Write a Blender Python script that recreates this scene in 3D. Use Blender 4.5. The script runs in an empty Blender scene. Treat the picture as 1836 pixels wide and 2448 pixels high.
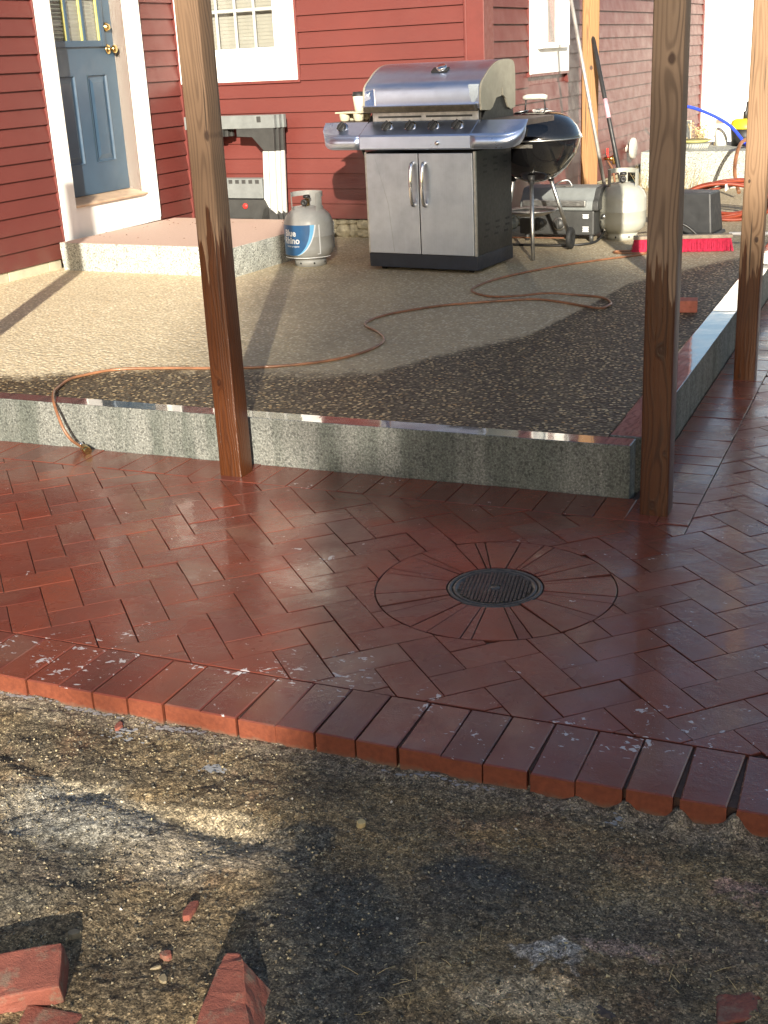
import bpy, bmesh, math, random
from mathutils import Vector, Matrix, noise
random.seed(7)
R = math.radians
S = bpy.context.scene
COL = S.collection

# ------------------------------------------------------------------ camera, world, sun, exposure
cam_d = bpy.data.cameras.new('camera'); cam = bpy.data.objects.new('camera', cam_d); COL.objects.link(cam)
_r = Vector((0.918881, 0.391702, -0.047190)); _d = Vector((0.096041, -0.338088, -0.936201)); _f = Vector((-0.382666, 0.855725, -0.348282))
cam.matrix_world = Matrix(((_r.x, -_d.x, -_f.x, 0), (_r.y, -_d.y, -_f.y, 0), (_r.z, -_d.z, -_f.z, 1.409), (0, 0, 0, 1)))
cam_d.sensor_fit = 'VERTICAL'; cam_d.sensor_height = 24.0; cam_d.lens = 2930 / 2448 * 24
cam_d.clip_start = 0.05; cam_d.clip_end = 3000
S.camera = cam

world = bpy.data.worlds.new('World'); S.world = world; world.use_nodes = True
wn = world.node_tree.nodes; wl = world.node_tree.links
sky = wn.new('ShaderNodeTexSky'); sky.sky_type = 'NISHITA'; sky.sun_disc = False
sky.sun_elevation = R(17); sky.sun_rotation = R(155.8); sky.air_density = 1.0; sky.dust_density = 1.6; sky.ozone_density = 0.8
wn['Background'].inputs['Strength'].default_value = 0.080
wl.new(sky.outputs[0], wn['Background'].inputs['Color'])

sun_d = bpy.data.lights.new('sun', 'SUN'); sun_d.energy = 5.0; sun_d.angle = R(0.53); sun_d.color = (1.0, 0.91, 0.76)
sun = bpy.data.objects.new('sun', sun_d); COL.objects.link(sun)
sun.rotation_euler = Vector((-0.41, 0.912, -0.306)).to_track_quat('-Z', 'Y').to_euler()

S.view_settings.view_transform = 'Standard'; S.view_settings.look = 'None'
S.view_settings.exposure = 1.25; S.view_settings.gamma = 1
S.view_settings.use_curve_mapping = False
S.cycles.max_bounces = 8; S.cycles.caustics_reflective = False; S.cycles.caustics_refractive = False
S.cycles.sample_clamp_indirect = 6

# ------------------------------------------------------------------ node helpers
class NT:
    def __init__(s, name):
        s.m = bpy.data.materials.new(name); s.m.use_nodes = True
        s.t = s.m.node_tree; s.n = s.t.nodes; s.l = s.t.links
        s.b = s.n['Principled BSDF']
    def new(s, typ, **kw):
        nd = s.n.new(typ)
        for k, v in kw.items(): setattr(nd, k, v)
        return nd
    def put(s, sock, v):
        if hasattr(v, 'is_output') or isinstance(v, bpy.types.NodeSocket): s.l.new(v, sock)
        else:
            if isinstance(v, (tuple, list)) and len(v) == 3 and sock.type == 'RGBA': v = (*v, 1)
            sock.default_value = v
    def coord(s, which='Object', scale=(1, 1, 1), loc=(0, 0, 0), rot=(0, 0, 0)):
        tc = s.new('ShaderNodeTexCoord'); mp = s.new('ShaderNodeMapping')
        s.l.new(tc.outputs[which], mp.inputs[0])
        mp.inputs['Scale'].default_value = scale; mp.inputs['Location'].default_value = loc; mp.inputs['Rotation'].default_value = rot
        return mp.outputs[0]
    def worldpos(s):
        return s.new('ShaderNodeNewGeometry').outputs['Position']
    def noise(s, vec, scale, detail=4, rough=0.55, dist=0, out='Fac'):
        nd = s.new('ShaderNodeTexNoise'); s.l.new(vec, nd.inputs['Vector'])
        nd.inputs['Scale'].default_value = scale; nd.inputs['Detail'].default_value = detail
        nd.inputs['Roughness'].default_value = rough; nd.inputs['Distortion'].default_value = dist
        return nd.outputs[out]
    def voro(s, vec, scale, out='Color', feature='F1', rand=1):
        nd = s.new('ShaderNodeTexVoronoi', feature=feature); s.l.new(vec, nd.inputs['Vector'])
        nd.inputs['Scale'].default_value = scale; nd.inputs['Randomness'].default_value = rand
        return nd.outputs[out]
    def ramp(s, fac, stops, interp='LINEAR'):
        nd = s.new('ShaderNodeValToRGB'); s.l.new(fac, nd.inputs[0]); cr = nd.color_ramp; cr.interpolation = interp
        while len(cr.elements) < len(stops): cr.elements.new(0.5)
        for e, (p, c) in zip(cr.elements, stops):
            e.position = p; e.color = (c, c, c, 1) if not isinstance(c, (tuple, list)) else (*c[:3], 1)
        return nd.outputs[0]
    def mix(s, fac, a, b, mode='MIX'):
        nd = s.new('ShaderNodeMix', data_type='RGBA', blend_type=mode)
        s.put(nd.inputs[0], fac); s.put(nd.inputs[6], a); s.put(nd.inputs[7], b)
        return nd.outputs[2]
    def math(s, op, a, b=0.0, c=None, clamp=False):
        nd = s.new('ShaderNodeMath', operation=op, use_clamp=clamp)
        s.put(nd.inputs[0], a); s.put(nd.inputs[1], b)
        if c is not None: s.put(nd.inputs[2], c)
        return nd.outputs[0]
    def sep(s, v):
        nd = s.new('ShaderNodeSeparateXYZ'); s.l.new(v, nd.inputs[0]); return nd.outputs
    def comb(s, x, y, z):
        nd = s.new('ShaderNodeCombineXYZ'); s.put(nd.inputs[0], x); s.put(nd.inputs[1], y); s.put(nd.inputs[2], z); return nd.outputs[0]
    def bump(s, h, strength=0.3, dist=0.01, normal=None):
        nd = s.new('ShaderNodeBump'); s.put(nd.inputs['Strength'], strength); nd.inputs['Distance'].default_value = dist
        s.l.new(h, nd.inputs['Height'])
        if normal is not None: s.l.new(normal, nd.inputs['Normal'])
        return nd.outputs[0]
    def rnd(s):
        return s.new('ShaderNodeObjectInfo').outputs['Random']
    def set(s, **kw):
        names = dict(color='Base Color', rough='Roughness', metal='Metallic', spec='Specular IOR Level', normal='Normal', coat='Coat Weight',
                     coat_rough='Coat Roughness', coat_normal='Coat Normal', trans='Transmission Weight', alpha='Alpha', ior='IOR', aniso='Anisotropic', emis='Emission Color', emis_s='Emission Strength')
        for k, v in kw.items(): s.put(s.b.inputs[names[k]], v)
        return s.m

def plain(name, color, rough=0.5, metal=0, dirt=0.25, scale=14, bump=0.0, coat=0, spec=0.5):
    n = NT(name); v = n.coord()
    f = n.noise(v, scale, 6, 0.65)
    lo = tuple(c * (1 - dirt) for c in color); hi = tuple(min(1, c * (1 + dirt * 0.45)) for c in color)
    c = n.ramp(f, [(0.3, lo), (0.7, hi)])
    r = n.ramp(n.noise(v, scale * 2.3, 4), [(0.3, max(0, rough - 0.08)), (0.7, min(1, rough + 0.1))])
    kw = dict(color=c, rough=r, metal=metal, coat=coat, spec=spec)
    if bump: kw['normal'] = n.bump(n.noise(v, scale * 6, 5), bump, 0.002)
    return n.set(**kw)

# ------------------------------------------------------------------ materials
M = {}
def m_siding():
    n = NT('painted_siding'); p = n.worldpos(); r = n.rnd()
    v = n.coord('Object', (1, 1, 1))
    base = n.ramp(n.noise(p, 1.3, 5, 0.6), [(0.3, (0.108, 0.026, 0.022)), (0.7, (0.136, 0.033, 0.027))])
    base = n.mix(n.math('MULTIPLY', r, 0.35), base, (0.110, 0.028, 0.025))
    xyz = n.sep(p)
    low = n.math('MULTIPLY', n.ramp(xyz[2], [(0.2, 1.0), (0.55, 0.0)]), n.ramp(n.noise(p, 6, 5), [(0.35, 0), (0.7, 0.5)]))
    base = n.mix(low, base, (0.12, 0.07, 0.05))
    g = n.noise(n.coord('Object', (5, 5, 90)), 6, 4, 0.6)
    return n.set(color=base, rough=n.ramp(n.noise(p, 9, 4), [(0.3, 0.38), (0.7, 0.52)]), normal=n.bump(g, 0.10, 0.003), spec=0.4)
M['siding'] = m_siding()
M['red_trim'] = plain('red_trim', (0.145, 0.034, 0.029), 0.42, dirt=0.15)
M['white'] = plain('white_paint', (0.80, 0.79, 0.77), 0.42, dirt=0.06, scale=5)
M['cream'] = plain('cream_jamb', (0.90, 0.87, 0.78), 0.5, dirt=0.08, scale=5)
M['vinyl'] = plain('white_vinyl', (0.86, 0.86, 0.84), 0.35, dirt=0.03, scale=3)
M['muntin_grey'] = plain('muntin_grey', (0.42, 0.43, 0.41), 0.4, dirt=0.05)
M['door'] = plain('blue_door_paint', (0.036, 0.072, 0.118), 0.36, dirt=0.12, scale=6, bump=0.05)
M['yellow'] = plain('yellow_edge', (0.62, 0.58, 0.20), 0.5)
M['threshold'] = plain('tan_threshold', (0.50, 0.36, 0.25), 0.5, dirt=0.25)
M['brass'] = plain('brass', (0.62, 0.42, 0.16), 0.22, 1, dirt=0.3)
M['blind'] = plain('beige_blind', (0.25, 0.25, 0.215), 0.6, dirt=0.06)
M['curtain'] = plain('grey_curtain', (0.70, 0.70, 0.66), 0.8, dirt=0.1)
M['dark_room'] = plain('dark_interior', (0.03, 0.03, 0.03), 0.9)
def m_glass():
    n = NT('window_glass')
    return n.set(color=(1, 1, 1), rough=0.02, trans=1.0, ior=1.45, normal=n.bump(n.noise(n.coord(), 3, 2), 0.05, 0.01))
def m_thin_glass():
    n = NT('window_pane')
    tr = n.new('ShaderNodeBsdfTransparent'); gl = n.new('ShaderNodeBsdfGlossy'); gl.inputs['Roughness'].default_value = 0.03
    lw = n.new('ShaderNodeLayerWeight'); lw.inputs[0].default_value = 0.5; mx = n.new('ShaderNodeMixShader')
    fr_ = n.math('MULTIPLY_ADD', n.math('POWER', lw.outputs['Facing'], 5.0), 0.6, 0.03)
    n.l.new(fr_, mx.inputs[0]); n.l.new(tr.outputs[0], mx.inputs[1]); n.l.new(gl.outputs[0], mx.inputs[2])
    n.l.new(mx.outputs[0], n.n['Material Output'].inputs['Surface']); return n.m
M['glass'] = m_thin_glass()

def m_granite(name, wet_top=True, light=1.0, pinktop=False):
    n = NT(name); p = n.worldpos(); geo = n.new('ShaderNodeNewGeometry')
    f = n.noise(p, 125, 5, 0.8); f2 = n.voro(p, 120); f3 = n.noise(p, 9, 5, 0.6)
    a = n.ramp(f, [(0.33, (0.055 * light, 0.058 * light, 0.054 * light)), (0.46, (0.17 * light, 0.175 * light, 0.16 * light)), (0.58, (0.31 * light, 0.32 * light, 0.295 * light)), (0.72, (0.60 * light, 0.61 * light, 0.58 * light))])
    sp = n.ramp(n.sep(f2)[0], [(0.80, 0.0), (0.95, 1.0)])
    a = n.mix(n.math('MULTIPLY', sp, 0.55), a, (0.03, 0.032, 0.03))
    # damp stains that run down the face
    xyz = n.sep(p); st = n.noise(n.comb(n.math('MULTIPLY', xyz[0], 9), n.math('MULTIPLY', xyz[1], 9), n.math('MULTIPLY', xyz[2], 1.2)), 1.0, 5, 0.6)
    a = n.mix(n.ramp(st, [(0.42, 0.0), (0.60, 0.8 if wet_top else 0.15)]), a, n.mix(1.0, a, (0.40, 0.45, 0.42), 'MULTIPLY'))
    a = n.mix(n.ramp(f3, [(0.35, 0.0), (0.75, 0.35)]), a, n.mix(1.0, a, (1.25, 1.25, 1.2), 'MULTIPLY'))
    up = n.ramp(n.sep(geo.outputs['Normal'])[2], [(0.75, 0.0), (0.92, 1.0)])
    if wet_top:
        a = n.mix(up, a, n.mix(0.7, a, (0.045, 0.048, 0.05)))
        rough = n.mix(up, n.ramp(n.noise(p, 60, 3), [(0.3, 0.45), (0.7, 0.75)]), n.ramp(n.noise(p, 14, 4), [(0.35, 0.03), (0.65, 0.16)]))
        bs = n.math('MULTIPLY_ADD', up, -0.66, 0.7)
        nm = n.bump(n.mix(up, n.noise(p, 160, 5, 0.7), n.noise(p, 10, 2)), bs, 0.004)
        return n.set(color=a, rough=rough, normal=nm, coat=up, coat_rough=0.03)
    if pinktop:
        a = n.mix(up, a, n.ramp(n.noise(p, 70, 5, 0.7), [(0.3, (0.50, 0.35, 0.28)), (0.7, (0.60, 0.44, 0.36))]))
    return n.set(color=a, rough=n.ramp(f, [(0.3, 0.55), (0.7, 0.8)]), normal=n.bump(n.noise(p, 130, 6, 0.75), n.math('MULTIPLY_ADD', up, -0.5, 0.8), 0.006))
M['granite_wet'] = m_granite('wet_granite', True, 0.70)
M['granite'] = m_granite('rough_granite', False, 1.75, True)
M['granite_far'] = m_granite('pale_granite', False, 1.6)

def m_paver():
    n = NT('wet_red_paver'); p = n.worldpos(); r = n.rnd(); xyz = n.sep(p)
    geo = n.new('ShaderNodeNewGeometry'); up = n.ramp(n.sep(geo.outputs['Normal'])[2], [(0.25, 0.0), (0.6, 1.0)])
    base = n.ramp(r, [(0.0, (0.145, 0.032, 0.018)), (0.25, (0.180, 0.041, 0.022)), (0.5, (0.125, 0.028, 0.018)), (0.75, (0.200, 0.050, 0.026)), (1.0, (0.110, 0.030, 0.023))])
    base = n.mix(n.ramp(n.noise(p, 7, 5, 0.6), [(0.35, 0.0), (0.7, 0.6)]), base, (0.115, 0.042, 0.028))
    base = n.mix(n.ramp(n.noise(p, 240, 3, 0.7), [(0.4, 0.0), (0.8, 0.3)]), base, (0.12, 0.030, 0.023))
    side = n.ramp(n.noise(p, 90, 4), [(0.3, (0.125, 0.033, 0.017)), (0.7, (0.185, 0.050, 0.024))])
    mudm = n.new('ShaderNodeMapRange'); n.l.new(n.math('ADD', xyz[2], n.math('MULTIPLY', n.noise(p, 35, 5, 0.7), 0.03)), mudm.inputs[0]); mudm.inputs[1].default_value = -0.040; mudm.inputs[2].default_value = -0.025; mudm.inputs[3].default_value = 0.8; mudm.inputs[4].default_value = 0.0
    side = n.mix(mudm.outputs[0], side, (0.13, 0.10, 0.07))
    side = n.mix(n.math('MULTIPLY', n.ramp(n.math('ADD', xyz[2], n.math('MULTIPLY', n.noise(p, 35, 5, 0.7), 0.05)), [(-0.0, 1.0), (1.0, 0.0)]), 0.0), side, (0.15, 0.12, 0.085))
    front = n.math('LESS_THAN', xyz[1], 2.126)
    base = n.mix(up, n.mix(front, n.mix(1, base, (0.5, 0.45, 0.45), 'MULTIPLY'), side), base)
    # grey film on scattered bricks, drying unevenly
    film = n.math('MULTIPLY', n.ramp(r, [(0.42, 0.0), (0.5, 1.0), (0.62, 1.0), (0.7, 0.0)]), n.ramp(n.noise(p, 5, 4), [(0.45, 0.0), (0.6, 0.35)]))
    base = n.mix(n.math('MULTIPLY', film, up), base, (0.19, 0.12, 0.085))
    # pale flecks, denser in noise patches and a band near the front
    area = n.ramp(n.noise(p, 3.4, 4, 0.6), [(0.40, 0.0), (0.66, 0.75)])
    bd = n.math('ABSOLUTE', n.math('SUBTRACT', xyz[1], n.math('MULTIPLY_ADD', n.noise(p, 1.7, 2), 0.5, 2.05)))
    area = n.math('MULTIPLY', n.math('ADD', area, n.ramp(bd, [(0.03, 0.55), (0.30, 0.0)])), n.ramp(n.noise(p, 9, 4, 0.6), [(0.36, 0.35), (0.6, 1.0)]), clamp=True)
    fl = n.noise(n.comb(n.math('MULTIPLY', xyz[0], 0.55), xyz[1], xyz[2]), 78, 4, 0.6, 0.8)
    thr = n.math('MULTIPLY_ADD', area, -0.170, 0.766)
    fleck = n.math('MULTIPLY', n.math('GREATER_THAN', fl, thr), up)
    blot = n.math('MULTIPLY', n.math('GREATER_THAN', n.noise(p, 17, 5, 0.6, 0.8), n.math('MULTIPLY_ADD', area, -0.155, 0.768)), up)
    fleck = n.math('MAXIMUM', fleck, blot)
    base = n.mix(n.math('MULTIPLY', fleck, 0.85), base, (0.50, 0.48, 0.49))
    wet = n.noise(p, 2.6, 4, 0.6)
    rough = n.ramp(wet, [(0.34, 0.07), (0.50, 0.17), (0.66, 0.38)])
    rough = n.mix(n.math('MULTIPLY', r, 0.16), rough, (0.40, 0.40, 0.40))
    rough = n.mix(up, (0.6, 0.6, 0.6), rough)
    h = n.math('ADD', n.math('MULTIPLY', n.noise(p, 210, 4, 0.6), 0.35), n.math('MULTIPLY', n.noise(p, 34, 4, 0.6), 0.8))
    bs = n.mix(1, n.ramp(n.noise(n.coord('Object', (1, 1, 1), (9, 4, 0)), 3.5, 3), [(0.38, 0.10), (0.64, 0.60)]), (1, 1, 1), 'MULTIPLY')
    nm = n.bump(h, bs, 0.0035)
    return n.set(color=base, rough=rough, normal=nm, spec=0.38, coat=n.math('MULTIPLY', up, n.ramp(n.noise(p, 4.3, 5, 0.65), [(0.38, 0.08), (0.62, 0.5)])), coat_rough=n.ramp(wet, [(0.36, 0.04), (0.62, 0.22)]), coat_normal=n.bump(n.noise(p, 26, 3, 0.5), 0.10, 0.003))
M['paver'] = m_paver()
M['paver_dry'] = plain('dry_red_paver', (0.42, 0.13, 0.085), 0.8, dirt=0.3, scale=30, bump=0.3)
M['joint'] = plain('joint_sand', (0.055, 0.027, 0.02), 0.7, dirt=0.5, scale=80, bump=0.4)

def m_patio():
    n = NT('exposed_aggregate'); p = n.worldpos(); xyz = n.sep(p)
    c1 = n.sep(n.voro(p, 62)); d1 = n.voro(p, 62, 'Distance')
    stone = n.ramp(c1[0], [(0.0, (0.20, 0.155, 0.10)), (0.12, (0.40, 0.33, 0.22)), (0.3, (0.62, 0.56, 0.42)), (0.5, (0.74, 0.69, 0.56)), (0.66, (0.46, 0.42, 0.35)), (0.78, (0.80, 0.76, 0.65)), (0.91, (0.60, 0.44, 0.25)), (0.96, (0.85, 0.83, 0.76))], 'CONSTANT')
    mort = n.ramp(n.noise(p, 30, 4), [(0.3, (0.30, 0.255, 0.18)), (0.7, (0.44, 0.385, 0.28))])
    isst = n.ramp(d1, [(0.36, 1.0), (0.50, 0.0)])
    dry = n.mix(isst, mort, stone)
    dry = n.mix(0.30, n.mix(1, dry, (1.22, 1.14, 1.0), 'MULTIPLY'), (0.92, 0.78, 0.53))
    dry = n.mix(n.ramp(n.noise(p, 1.4, 4), [(0.35, 0.0), (0.7, 0.25)]), dry, (0.42, 0.36, 0.25))
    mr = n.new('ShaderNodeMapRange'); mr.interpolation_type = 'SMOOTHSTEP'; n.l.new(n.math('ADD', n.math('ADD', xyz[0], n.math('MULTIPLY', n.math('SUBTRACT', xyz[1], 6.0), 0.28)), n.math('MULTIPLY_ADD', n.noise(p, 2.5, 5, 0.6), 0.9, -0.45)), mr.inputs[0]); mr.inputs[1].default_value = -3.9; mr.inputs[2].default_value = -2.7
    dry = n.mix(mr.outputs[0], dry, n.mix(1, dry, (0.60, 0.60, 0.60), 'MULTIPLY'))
    wm = n.mix(isst, (0.030, 0.023, 0.014), n.mix(1.0, stone, (0.66, 0.55, 0.37), 'MULTIPLY'))
    brk = n.math('GREATER_THAN', c1[1], 0.40)
    wm = n.mix(n.math('MULTIPLY', brk, 0.85), wm, (0.075, 0.059, 0.037))
    fc = n.new('ShaderNodeFloatCurve'); cu = fc.mapping.curves[0]
    pts = [(-5, 4.0), (-3.64, 4.12), (-3.3, 4.27), (-3.03, 4.42), (-2.27, 4.45), (-2.03, 4.56), (-1.83, 5.01), (-1.63, 5.32), (-1.54, 5.95), (-1.46, 6.7), (-1.3, 7.08), (-1.02, 7.6), (-0.8, 7.9)]
    while len(cu.points) < len(pts): cu.points.new(0.5, 0.5)
    for q, (x, y) in zip(cu.points, pts): q.location = ((x + 5) / 4.2, (y - 4) / 4); q.handle_type = 'VECTOR'
    fc.mapping.update()
    wob = n.math('MULTIPLY_ADD', n.noise(p, 7, 5, 0.6), 0.22, -0.11)
    n.l.new(n.math('DIVIDE', n.math('ADD', xyz[0], 5.0), 4.2), fc.inputs['Value'])
    yb = n.math('MULTIPLY_ADD', fc.outputs[0], 4.0, 4.0)
    d = n.math('ADD', n.math('SUBTRACT', n.math('ADD', yb, wob), xyz[1]), n.math('MULTIPLY_ADD', c1[2], 0.10, -0.05))
    wet = n.ramp(n.math('MULTIPLY_ADD', d, 5.0, 0.5), [(0.15, 0.0), (0.85, 1.0)])
    col = n.mix(wet, dry, wm)
    rough = n.mix(wet, (0.8, 0.8, 0.8), n.ramp(d1, [(0.1, 0.32), (0.5, 0.65)]))
    return n.set(spec=n.mix(wet, (0.4,)*3, (0.28,)*3), color=col, rough=rough, normal=n.bump(n.math('MULTIPLY', d1, -1.0), 0.9, 0.006), coat=n.math('MULTIPLY', wet, 0.06), coat_rough=0.3)
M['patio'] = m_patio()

def m_wood(name, wetz, dry, dark, seed, knots=(), wet_side=0):
    """grain runs along local Z; below wetz the wood is soaked"""
    n = NT(name); o = n.coord('Object'); xyz = n.sep(o)
    low = n.noise(n.coord('Object', (3, 3, 1.1), (seed, seed * 2.3, seed)), 1.0, 3, 0.5, 0, 'Color')
    ls = n.sep(low)
    kz = 0.055
    cx = n.math('ADD', n.math('ADD', xyz[0], seed % 1 * 0.03 - 0.012), n.math('MULTIPLY', n.math('SUBTRACT', ls[0], 0.5), 0.13))
    cy = n.math('ADD', n.math('ADD', xyz[1], 0.055), n.math('MULTIPLY', n.math('SUBTRACT', ls[1], 0.5), 0.13))
    kn = None; bend = None
    for (kx, kzz, kr) in knots:
        dx = n.math('SUBTRACT', xyz[0], kx); dz = n.math('MULTIPLY', n.math('SUBTRACT', xyz[2], kzz), 0.62)
        dist = n.math('SQRT', n.math('ADD', n.math('MULTIPLY', dx, dx), n.math('MULTIPLY', dz, dz)))
        fr = n.ramp(n.math('ADD', n.math('DIVIDE', dist, kr * 2.0), n.math('MULTIPLY', n.math('SUBTRACT', n.noise(o, 60, 3), 0.5), 0.18)), [(0.30, 1.0), (0.52, 0.0)])
        kn = fr if kn is None else n.math('MAXIMUM', kn, fr)
        b = n.math('MULTIPLY', n.math('DIVIDE', kr, n.math('ADD', dist, kr * 0.6)), 0.02)
        bend = b if bend is None else n.math('ADD', bend, b)
    if bend is not None: cy = n.math('ADD', cy, bend)
    rad = n.math('SQRT', n.math('ADD', n.math('MULTIPLY', cx, cx), n.math('MULTIPLY', cy, cy)))
    rings = n.math('SINE', n.math('MULTIPLY', n.math('ADD', rad, n.math('MULTIPLY', xyz[2], 0.004)), 620.0))
    ringf = n.math('MULTIPLY', n.ramp(n.math('MULTIPLY_ADD', rings, 0.5, 0.5), [(0.45, 0.0), (0.95, 1.0)]), n.ramp(n.noise(n.coord('Object', (14, 14, 0.8)), 1, 3), [(0.3, 0.35), (0.65, 1.0)]))
    fib = n.noise(n.coord('Object', (160, 160, 5)), 1.0, 4, 0.65)
    col = n.mix(ringf, dry, dark)
    col = n.mix(n.ramp(fib, [(0.35, 0.0), (0.75, 0.5)]), col, n.mix(1, col, (0.66, 0.64, 0.62), 'MULTIPLY'))
    col = n.mix(n.ramp(n.noise(n.coord('Object', (9, 9, 2)), 1, 4), [(0.4, 0.0), (0.7, 0.4)]), col, n.mix(1, col, (0.74, 0.74, 0.78), 'MULTIPLY'))
    ck = n.noise(n.coord('Object', (75, 75, 1.3), (seed * 3, 1, 0)), 1.0, 2, 0.4)
    crack = n.ramp(ck, [(0.690, 0.0), (0.705, 1.0)])
    col = n.mix(n.math('MULTIPLY', crack, 0.8), col, (0.035, 0.022, 0.014))
    if kn is not None: col = n.mix(kn, col, (0.055, 0.028, 0.016))
    drip = n.noise(n.coord('Object', (38, 38, 2.2), (seed, 0, 0)), 1.0, 4, 0.6)
    edge = n.math('ADD', n.math('MULTIPLY_ADD', n.math('SUBTRACT', drip, 0.5), 0.75, wetz), n.math('MULTIPLY', xyz[0], wet_side))
    w = n.ramp(n.math('MULTIPLY_ADD', n.math('SUBTRACT', edge, xyz[2]), 14.0, 0.5), [(0.3, 0.0), (0.7, 1.0)])
    wetc = n.mix(1, n.mix(0.25, col, (0.24, 0.11, 0.04)), (0.30, 0.155, 0.068), 'MULTIPLY')
    col = n.mix(w, col, wetc)
    rough = n.mix(w, (0.72, 0.72, 0.72), n.ramp(fib, [(0.3, 0.24), (0.7, 0.5)]))
    h = n.math('SUBTRACT', n.math('ADD', n.math('MULTIPLY', ringf, 0.5), fib), n.math('MULTIPLY', crack, 2.0))
    return n.set(color=col, rough=rough, normal=n.bump(h, 0.45, 0.002))
WD = (0.235, 0.145, 0.085); WK = (0.125, 0.075, 0.045)

def m_steel(name, tint=(0.62, 0.62, 0.64), rough=0.3, axis=0, smudge=0.3, metal=1.0):
    n = NT(name); o = n.coord('Object')
    sc = [4, 4, 4]; sc[axis] = 0.6
    sc = [220 if i != axis else 2 for i in range(3)]
    br = n.noise(n.coord('Object', tuple(sc)), 1.0, 3, 0.6)
    sm = n.noise(o, 6, 6, 0.65)
    col = n.mix(n.ramp(sm, [(0.40, 0.0), (0.75, smudge)]), tint, tuple(c * 0.45 for c in tint))
    col = n.mix(n.ramp(br, [(0.3, 0.0), (0.7, 0.25)]), col, n.mix(1, col, (0.8, 0.8, 0.8), 'MULTIPLY'))
    r = n.math('ADD', n.ramp(sm, [(0.3, rough - 0.04), (0.75, rough + 0.14)]), n.math('MULTIPLY', n.math('SUBTRACT', br, 0.5), 0.08))
    return n.set(color=col, rough=r, metal=metal, normal=n.bump(br, 0.05, 0.001))
M['steel'] = m_steel('brushed_steel', (0.66, 0.76, 0.98), rough=0.30)  # blue cast of reflected sky is put into these steel tints
M['steel_v'] = m_steel('brushed_steel_door', (0.53, 0.585, 0.68), 0.38, 2, 0.4)
M['lid'] = m_steel('lid_steel', (0.62, 0.69, 0.86), 0.32, 0, 0.3)
M['chrome'] = plain('chrome', (0.80, 0.80, 0.82), 0.08, 1, dirt=0.1)
M['alu'] = plain('dull_aluminium', (0.50, 0.50, 0.49), 0.38, 1, dirt=0.3, scale=30)
M['castalu'] = plain('cast_endcap', (0.34, 0.32, 0.26), 0.45, 0.35, dirt=0.22, scale=8)
M['patch'] = plain('bare_patch', (0.36, 0.41, 0.46), 0.6, 0, dirt=0.15, scale=60)
M['grime'] = plain('greasy_lip', (0.10, 0.085, 0.065), 0.42, 0.6, dirt=0.5, scale=40)
M['black_paint'] = plain('black_panel', (0.016, 0.016, 0.017), 0.42, dirt=0.5, scale=20)
M['navy_base'] = plain('dark_base', (0.014, 0.019, 0.032), 0.4, dirt=0.4)
M['enamel'] = plain('black_enamel', (0.008, 0.008, 0.009), 0.08, 0, dirt=0.2, coat=1)
M['black_plastic'] = plain('black_plastic', (0.020, 0.020, 0.021), 0.5, dirt=0.3)
M['grey_plastic'] = plain('grey_plastic', (0.17, 0.185, 0.185), 0.5, dirt=0.25, scale=10)
M['dark_plastic'] = plain('charcoal_plastic', (0.040, 0.041, 0.040), 0.5, dirt=0.3)
M['white_alu'] = plain('white_rail', (0.50, 0.51, 0.49), 0.4, dirt=0.1)
M['red_knob'] = plain('red_plastic', (0.65, 0.035, 0.03), 0.4)
M['rubber'] = plain('rubber', (0.015, 0.015, 0.015), 0.7)
M['bucket'] = plain('dark_grey_bin', (0.030, 0.031, 0.033), 0.45, dirt=0.3, scale=12)
M['shelf_dark'] = plain('grimy_shelf', (0.11, 0.085, 0.075), 0.5, 0.2, dirt=0.4, scale=20)
M['pulp'] = plain('paper_pulp', (0.50, 0.46, 0.34), 0.85, dirt=0.1)
M['cup'] = plain('paper_cup', (0.62, 0.56, 0.46), 0.6, dirt=0.1)
M['handle_white'] = plain('weathered_handle', (0.55, 0.53, 0.47), 0.6, dirt=0.3, scale=40)
M['tank'] = plain('grey_tank_paint', (0.32, 0.325, 0.315), 0.40, dirt=0.15, scale=12, coat=0.2)
M['tank_cream'] = plain('cream_tank_paint', (0.36, 0.36, 0.31), 0.38, dirt=0.15, scale=10, coat=0.2)
M['rust'] = plain('rusty_metal', (0.20, 0.085, 0.04), 0.7, dirt=0.5, scale=80)
M['blue_dark'] = plain('label_navy', (0.018, 0.095, 0.24), 0.35, dirt=0.15)
M['blue_light'] = plain('label_sky', (0.14, 0.42, 0.72), 0.35, dirt=0.1)
M['label_white'] = plain('label_white', (0.66, 0.68, 0.70), 0.4, dirt=0.08)
M['hose_orange'] = plain('orange_hose', (0.26, 0.115, 0.055), 0.42, dirt=0.6, scale=9, coat=0.3)
M['hose_red'] = plain('red_brown_hose', (0.24, 0.045, 0.02), 0.32, dirt=0.4, scale=9, coat=0.4)
M['hose_blue'] = plain('blue_hose', (0.03, 0.07, 0.75), 0.35, dirt=0.15)
M['hose_black'] = plain('black_hose', (0.012, 0.012, 0.012), 0.45)
M['pink'] = plain('pink_bristle', (0.55, 0.025, 0.075), 0.7, dirt=0.35, scale=50)
M['oldwood'] = plain('weathered_wood', (0.25, 0.20, 0.15), 0.75, dirt=0.4, scale=30)
M['plate'] = plain('olive_plate', (0.44, 0.42, 0.16), 0.4, dirt=0.2)
M['yellow_pl'] = plain('yellow_plastic', (0.80, 0.66, 0.03), 0.4, dirt=0.1)
M['bottle'] = plain('white_bottle', (0.80, 0.80, 0.74), 0.4, dirt=0.05)
M['straw'] = plain('dry_straw', (0.52, 0.40, 0.20), 0.8, dirt=0.4)
M['stone'] = plain('rubble_stone', (0.32, 0.28, 0.19), 0.8, dirt=0.5, scale=16, bump=0.5)
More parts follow.
